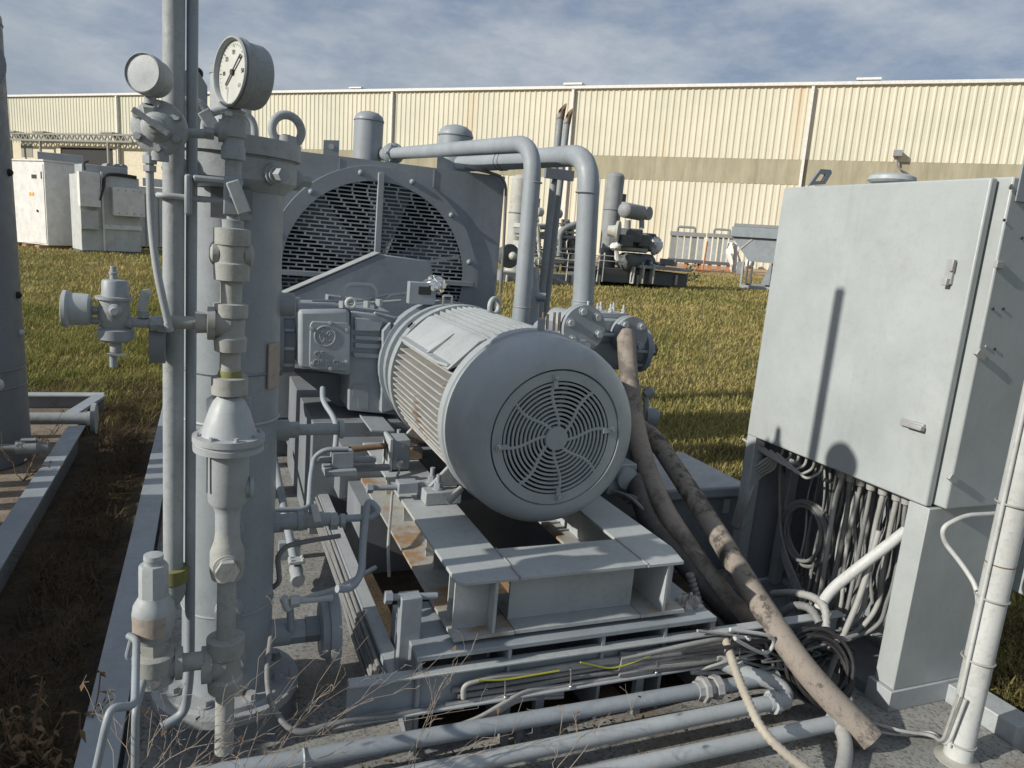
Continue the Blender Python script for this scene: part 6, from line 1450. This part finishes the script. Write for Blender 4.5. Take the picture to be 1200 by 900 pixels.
px_box(630, 645, 231, 262, 1, 1.4, 'dark_panel', 'bg_dark', pk)
# vertical vessels of the package
def bvess(x, ytop, ybot, wpx, label, mat, d):
    a = b(x, ybot, d); r = wpx*kb/2; zt_ = b(x, ytop, d).z
    t = thing('vertical_vessel', label, 'vessel', (a.x, a.y, gz(a.x, a.y)), 'tall vessels of the distant package')
    MB().lathe((a.x, a.y, 0), (0, 0, 1), [(a.z, r), (zt_-r*.5, r)], 28).build('shell', mat, t)
    MB().lathe((a.x, a.y, zt_-r*.499), (0, 0, 1), [(0, r), (r*.25, r*.85), (r*.42, r*.5), (r*.5, 0)], 28).build('head', mat, t)
    MB().cyl((a.x, a.y, gz(a.x, a.y)-.1), (a.x, a.y, a.z-.001), r*.9).build('skirt', 'bg_dark', t)
    MB().torus((a.x, a.y, (zt_*.62+a.z*.38)), (0, 0, 1), r*1.01, .03, 28, 6).build('band', 'bg_grey', t)
    MB().box(a.x+r, a.x+r+.16, a.y-.1, a.y+.1, zt_-1.1, zt_-.8).build('nozzle', 'bg_dark', t)
for i in range(26):
    x = rng2.uniform(612, 698); y = rng2.uniform(250, 300); MB().cyl(b(x, y, .2+.03*i), b(x+rng2.uniform(-1, 1), 318, .2+.03*i), rng2.uniform(.8, 2.2)*kb, n=10).build('riser_pipe', rng2.choice(('bg_grey', 'bg_dark', 'bg_pale')), pk)
for i in range(14):
    x = rng2.uniform(612, 670); y = rng2.uniform(262, 314); MB().cyl(b(x, y, .1), b(x+rng2.uniform(12, 30), y+1, .1), rng2.uniform(.8, 2.4)*kb, n=10).build('run_pipe', rng2.choice(('bg_grey', 'bg_dark', 'bg_pale')), pk)
bvess(710, 200, 316, 21, 'plain pale grey vessel right of the thick bent pipe in the distance', 'bg_grey', 1.2)
bvess(601, 203, 322, 21, 'pale rust streaked vessel beside the right edge of the cooler in the distance', 'bg_pale', 1.2)
# radiator banks far off by the hall
for i, (x0, x1, y0, y1, lab) in enumerate(((783, 822, 272, 303, 'far grey bank of radiator panels left of the leaning red prop'), (826, 856, 274, 306, 'far grey bank of radiator panels right of the leaning red prop'))):
    p = onground((x0+x1)/2, 317); k = depth(p)/868
    t = thing('radiator_bank', lab, 'radiator', p, 'radiator banks by the hall', rot=TILT(-math.atan2(p.x, p.y)))
    W = (x1-x0)*k; h0, h1 = (316-y1)*k, (316-y0)*k; n_ = 5; w_ = W/n_
    for j in range(n_): MB().box(-W/2+j*w_, -W/2+(j+1)*w_-.12, 0, .7, h0, h1-.3).build('panel', 'paint_pale' if (i+j) % 3 else 'bg_grey', t, local=True)
    MB().box(-W/2-.1, W/2, -.15, .7, h1-.29, h1).build('header', 'bg_grey', t, local=True)
    mb = MB(); mb.tube([(-W/2+.4, .1, h1), (-W/2+.4, .1, h1+.35), (-W/2+1.6, .1, h1+.35), (-W/2+1.6, .1, h1)], .09, 8, fil=.15); mb.build('top_pipe', 'bg_grey', t, local=True)
    MB().box(-W/2-.1, W/2, -.2, .8, h0-.25, h0-.001).build('base_beam', 'bg_dark', t, local=True)
    for j in range(3): x_ = -W/2+.2+j*(W-.6)/2; MB().box(x_, x_+.3, -.1, .7, -.1, h0-.2505).build('block', 'rust_red', t, local=True)
p = onground(823, 319); t = thing('steel_prop', 'thin rust red prop leaning between the radiator banks', 'prop', p)
k = depth(p)/868; MB().bar(p, at(829, 283, Y=p.y), 1.2*k, .1, (0, 1, 0)).build('prop', 'rust_red', t)
MB().obox(p+V((0, 0, .08)), V((.6, 0, 0)), V((0, .2, 0)), V((0, 0, .08))).build('foot', 'rust_red', t)
# hopper shaped cooler unit next to the cabinet
p = onground(866, 337.5); k = depth(p)/868
t = thing('air_cooler_unit', 'grey hopper shaped cooler unit on a steel frame beside the cabinet', 'cooler', p, rot=TILT(-math.atan2(p.x, p.y)-.06))
def c2(x, y): return V(((x-866)*k, 0, (338-y)*k))
def pxb(x0, x1, y0, y1, d0, d1, nm, mt):
    a, q = c2(x0, y1), c2(x1, y0); return MB().box(a.x, q.x, d0, d1, a.z, q.z).build(nm, mt, t, bev=.01, local=True)
pxb(852, 945, 264.5, 268, -.1, 2.4, 'top_rim', 'bg_grey'); pxb(850, 945, 268.2, 279.5, -.15, 2.5, 'fan_deck', 'paint')
MB().prism([c2(851, 280), c2(945, 280), c2(945, 308), c2(873, 306.5)], (0, 2.2, 0)).build('hopper', 'paint', t, local=True)
for x in (866, 876.5): pxb(x, x+2.2, 306, 338, .0, .18, 'leg', 'paint_pale' if x < 870 else 'bg_dark')
for x in (869, 900): pxb(x, x+2., 306, 338, 2.0, 2.18, 'leg', 'bg_dark')
pxb(866, 945, 334, 338, -.05, .0-.001, 'base_beam', 'paint_pale'); pxb(866, 945, 334, 337, 2.2, 2.35, 'base_beam', 'bg_grey'); pxb(860, 868, 308, 322, .2, .8, 'control_box', 'bg_grey')
MB().prism([c2(889, 332), c2(899, 332), c2(899, 309), c2(897, 309)], (0, .5, 0)).build('gusset', 'paint', t, local=True); pxb(898, 935, 306, 333, .3, 1.2, 'fan_motor', 'bg_grey')
mb = MB(); mb.bar(c2(859, 296), c2(874, 281), .06, .06, (0, 1, 0)); mb.build('brace', 'bg_pale', t, local=True)
p = onground(858, 322); D = depth(p)
t = thing('white_tarpaulin', 'white tarpaulin hanging by the hopper of the cooler unit', 'tarpaulin', p)
mb = MB(); n_ = 8; mm = 8; vs = []
for i in range(n_+1):
    for j in range(mm+1): 
        q = at(853+i*1.6+j*.2, 284+j*4.6-(n_-i)*.3*(j/mm), Y=p.y); vs.append(q+V((0, .25*math.sin(i*1.7+j*.6), 0)))
mb.add(vs, [(i*(mm+1)+j, (i+1)*(mm+1)+j, (i+1)*(mm+1)+j+1, i*(mm+1)+j+1) for i in range(n_) for j in range(mm)])
o = mb.build('sheet', 'white_paint', t); s = o.modifiers.new('thick', 'SOLIDIFY'); s.thickness = .05
for i, x in enumerate((878, 888)):
    p = onground(x, 315); k = depth(p)/868
    tt = thing('white_tank', 'small far white tank seen through the frame of the cooler unit', 'tank', p, 'far white tanks')
    MB().lathe(p+V((0, 0, 7*k)), (1, 0, 0), [(-4.5*k, 0), (-4*k, 3*k), (-3*k, 4.5*k), (3.*k, 4.5*k), (4*k, 3*k), (4.5*k, 0)], 18).build('shell', 'white_paint', tt)
    MB().box(p.x-3*k, p.x+3*k, p.y-.3, p.y+.3, p.z-.1, p.z+2.4*k).build('saddle', 'bg_dark', tt)
p = onground(808, 330); mb = MB()
for i in range(60):
    c = p+V((random.uniform(-.35, .35), random.uniform(-.3, .3), random.uniform(0, .9))); u = V((random.uniform(-1, 1), random.uniform(-1, 1), random.uniform(-.6, 1))).normalized()*.16; v = u.cross(V((random.uniform(-1, 1), random.uniform(-1, 1), 1))).normalized()*.08
    mb.add([c, c+u*.5+v, c+u, c+u*.5-v], [(0, 1, 2, 3)])
s_ = single(mb, 'weed_bush', 'small dark green weed growing at the corner of the distant package', 'weed', 'green_leaf', p)
# camera on the hall wall
a_, h_ = wall(1051, 184); p = WB+WD*a_+GN*h_+WN*.5
t = thing('wall_camera', 'small camera on a bracket on the concrete band of the hall', 'camera', p, rot=Rw)
MB().box(-.35, .35, -.5, .3, -.02, .5).build('housing', 'bg_grey', t, local=True); mb = MB(); mb.tube([(0, 0, -.021), (.1, 0, -.9), (.9, .2, -1.3)], .08, 6, fil=.3); mb.build('bracket', 'bg_grey', t, local=True)

# ================================================================== DEAD WEEDS AND SCRAPS
rw = random.Random(11)
def weed(root, tips, label, mat='straw_stem', r=.0013, tw=4):
    root = V(root); t = thing('dead_weed', label, 'dead weed', root, 'dead weeds along the front edge')
    mb = MB(); lf = MB()
    for tip in tips:
        tip = V(tip); d = tip-root; n_ = 7; P = [root+d*(i/n_)+V((rw.uniform(-1, 1), rw.uniform(-1, 1), rw.uniform(-1, 1)))*(.012 if 0 < i < n_ else 0)+V((0, 0, math.sin(i/n_*3.14)*d.length*.10)) for i in range(n_+1)]
        mb.tube(P, r, 5, rfun=lambda s: r*(1-.6*s))
        for k in range(tw):
            i = rw.randint(2, n_); o = P[i]; e_ = (d.normalized()*.6+V((rw.uniform(-1, 1), rw.uniform(-1, 1), rw.uniform(-.3, 1)))*.6)*rw.uniform(.04, .13)
            Q = [o, o+e_*.5+V((0, 0, .008)), o+e_]; mb.tube(Q, r*.5, 4)
            for _ in range(2):
                e2 = V((rw.uniform(-1, 1), rw.uniform(-1, 1), rw.uniform(-.5, .8)))*.02; mb.tube([Q[2], Q[2]+e2], r*.4, 3)
            if rw.random() < .25:
                u = V((rw.uniform(-1, 1), rw.uniform(-1, 1), rw.uniform(-1, .5))).normalized()*.022; v = u.cross(V((.3, .5, 1))).normalized()*.006
                lf.add([Q[2], Q[2]+u*.5+v+V((0, 0, .003)), Q[2]+u, Q[2]+u*.5-v], [(0, 1, 2, 3)])
    mb.build('stems', mat, t, ang=60)
    if lf.v: lf.build('leaves', 'dry_leaf', t)
f = lambda x, y, Y=1.8: at(x, y, Y=Y)
weed(f(300, 930, 1.75), [f(432, 745), f(405, 790), f(500, 785), f(480, 800, 1.75), f(560, 830, 1.7)], 'dead branching weed with pale stems leaning over the left end of the front channel')
weed(f(270, 935, 1.7), [f(335, 690, 1.85), f(350, 790), f(420, 800)], 'dead weed with a tall thin stem in front of the round flanged valve')
weed(f(470, 930, 1.75), [f(545, 760), f(560, 742, 1.85), f(520, 800), f(600, 860, 1.7), f(640, 872, 1.6)], 'dead weed with curled tips before the block under the motor stand')
weed(f(150, 930, 1.6), [f(215, 815, 1.7), f(135, 835, 1.75), f(330, 835, 1.65), f(260, 830, 1.65), f(110, 830)], 'tangled brown dead weed round the foot of the standpipe', 'straw_stem', .0013, 5)
weed(f(200, 920, 1.65), [f(290, 845, 1.7), f(310, 868, 1.68), f(180, 835, 1.68), f(245, 840, 1.75), f(400, 860, 1.68), f(360, 845, 1.7)], 'low twiggy dead weed lying over the deck corner', 'straw_stem', .0013, 5)
weed(f(640, 925, 1.5), [f(700, 850, 1.6), f(668, 848, 1.65), f(755, 822, 1.6)], 'thin dead weed between the front pipes')
def leafy(root, n, spread, label):
    root = V(root); t = thing('dead_weed', label, 'dead weed', root, 'dead weeds along the front edge'); mb = MB(); lf = MB()
    for k in range(n):
        d = V((rw.uniform(-1, 1)*spread, rw.uniform(-1, 1)*spread, rw.uniform(.10, .30))); P = [root+d*(i/5)+V((rw.uniform(-1, 1), rw.uniform(-1, 1), 0))*.01 for i in range(6)]
        mb.tube(P, .0022, 4)
        for j in range(5):
            o = P[rw.randint(2, 5)]; u = V((rw.uniform(-1, 1), rw.uniform(-1, 1), rw.uniform(-1, .6))).normalized()*rw.uniform(.02, .045); v = u.cross(V((rw.uniform(-1, 1), .4, 1))).normalized()*.008
            lf.add([o, o+u*.4+v, o+u+V((0, 0, -.008)), o+u*.4-v, o+u*.5+V((0, 0, .006))], [(0, 1, 4), (1, 2, 4), (2, 3, 4), (3, 0, 4)])
    mb.build('stems', 'dry_leaf', t, ang=60); lf.build('leaves', 'dry_leaf', t, ang=60)
leafy(at(25, 905, Z=-.05), 22, .16, 'brown dead weed with shrivelled leaves in the bottom left corner')
leafy(at(85, 915, Z=-.05), 12, .14, 'smaller brown dead weed beside the skid rail in the bottom left')
weed(V((-1.0, 4.9, .03)), [V((-.86, 5.2, .30)), V((-.78, 4.6, .2)), V((-1.2, 5.0, .28)), V((-.9, 5.4, .2)), V((-.82, 4.9, .1))], 'dead weed snagged at the drain valve on the left skid', 'dry_leaf', .003, 6)
weed(V((-1.05, 4.0, .03)), [V((-.85, 4.1, .10)), V((-.95, 3.8, .08)), V((-1.2, 4.15, .07))], 'dead twigs lying on the deck of the left skid', 'dry_leaf', .003, 4)
# small tubes at the left front corner
mb = MB(); mb.tube([at(112, 905, Y=1.62), at(124, 850, Y=1.62), at(130, 829, Y=1.64), at(158, 828, Y=1.66), at(160, 750, Y=1.9), at(151, 745, Y=1.93)], .009, 10, fil=.03)
single(mb, 'drain_tube', 'thin grey tube bent over the skid rail from the relief valve', 'tube', 'paint', at(130, 829, Y=1.64))
mb = MB(); mb.tube([at(158, 905, Y=1.68), at(159, 830, Y=1.69), at(168, 800, Y=1.85)], .009, 10, fil=.03)
single(mb, 'drain_tube', 'second thin grey tube dropping straight from the relief valve tee', 'tube', 'paint', at(159, 880, Y=1.68))
# leaf litter on the deck under the pipes
lt = MB()
for i in range(500):
    a = rng2.uniform(0, 1); x, y = rng2.uniform(.2, 1.9), rng2.uniform(1.35, 1.98); z = DZ+.004+rng2.uniform(0, .02)
    an = rng2.uniform(0, 6.28); L = rng2.uniform(.003, .014); u = V((math.cos(an), math.sin(an), rng2.uniform(-.1, .3)))*L; v = V((-math.sin(an), math.cos(an), rng2.uniform(-.2, .4)))*L*.35
    c = V((x, y, z)); lt.add([c-u, c+v, c+u, c-v], [(0, 1, 2, 3)])
o = lt.build('leaf_litter', 'dry_leaf', None); tag(o, 'dry leaf crumbs strewn over the deck below the front pipes', 'leaf litter', kind='stuff')
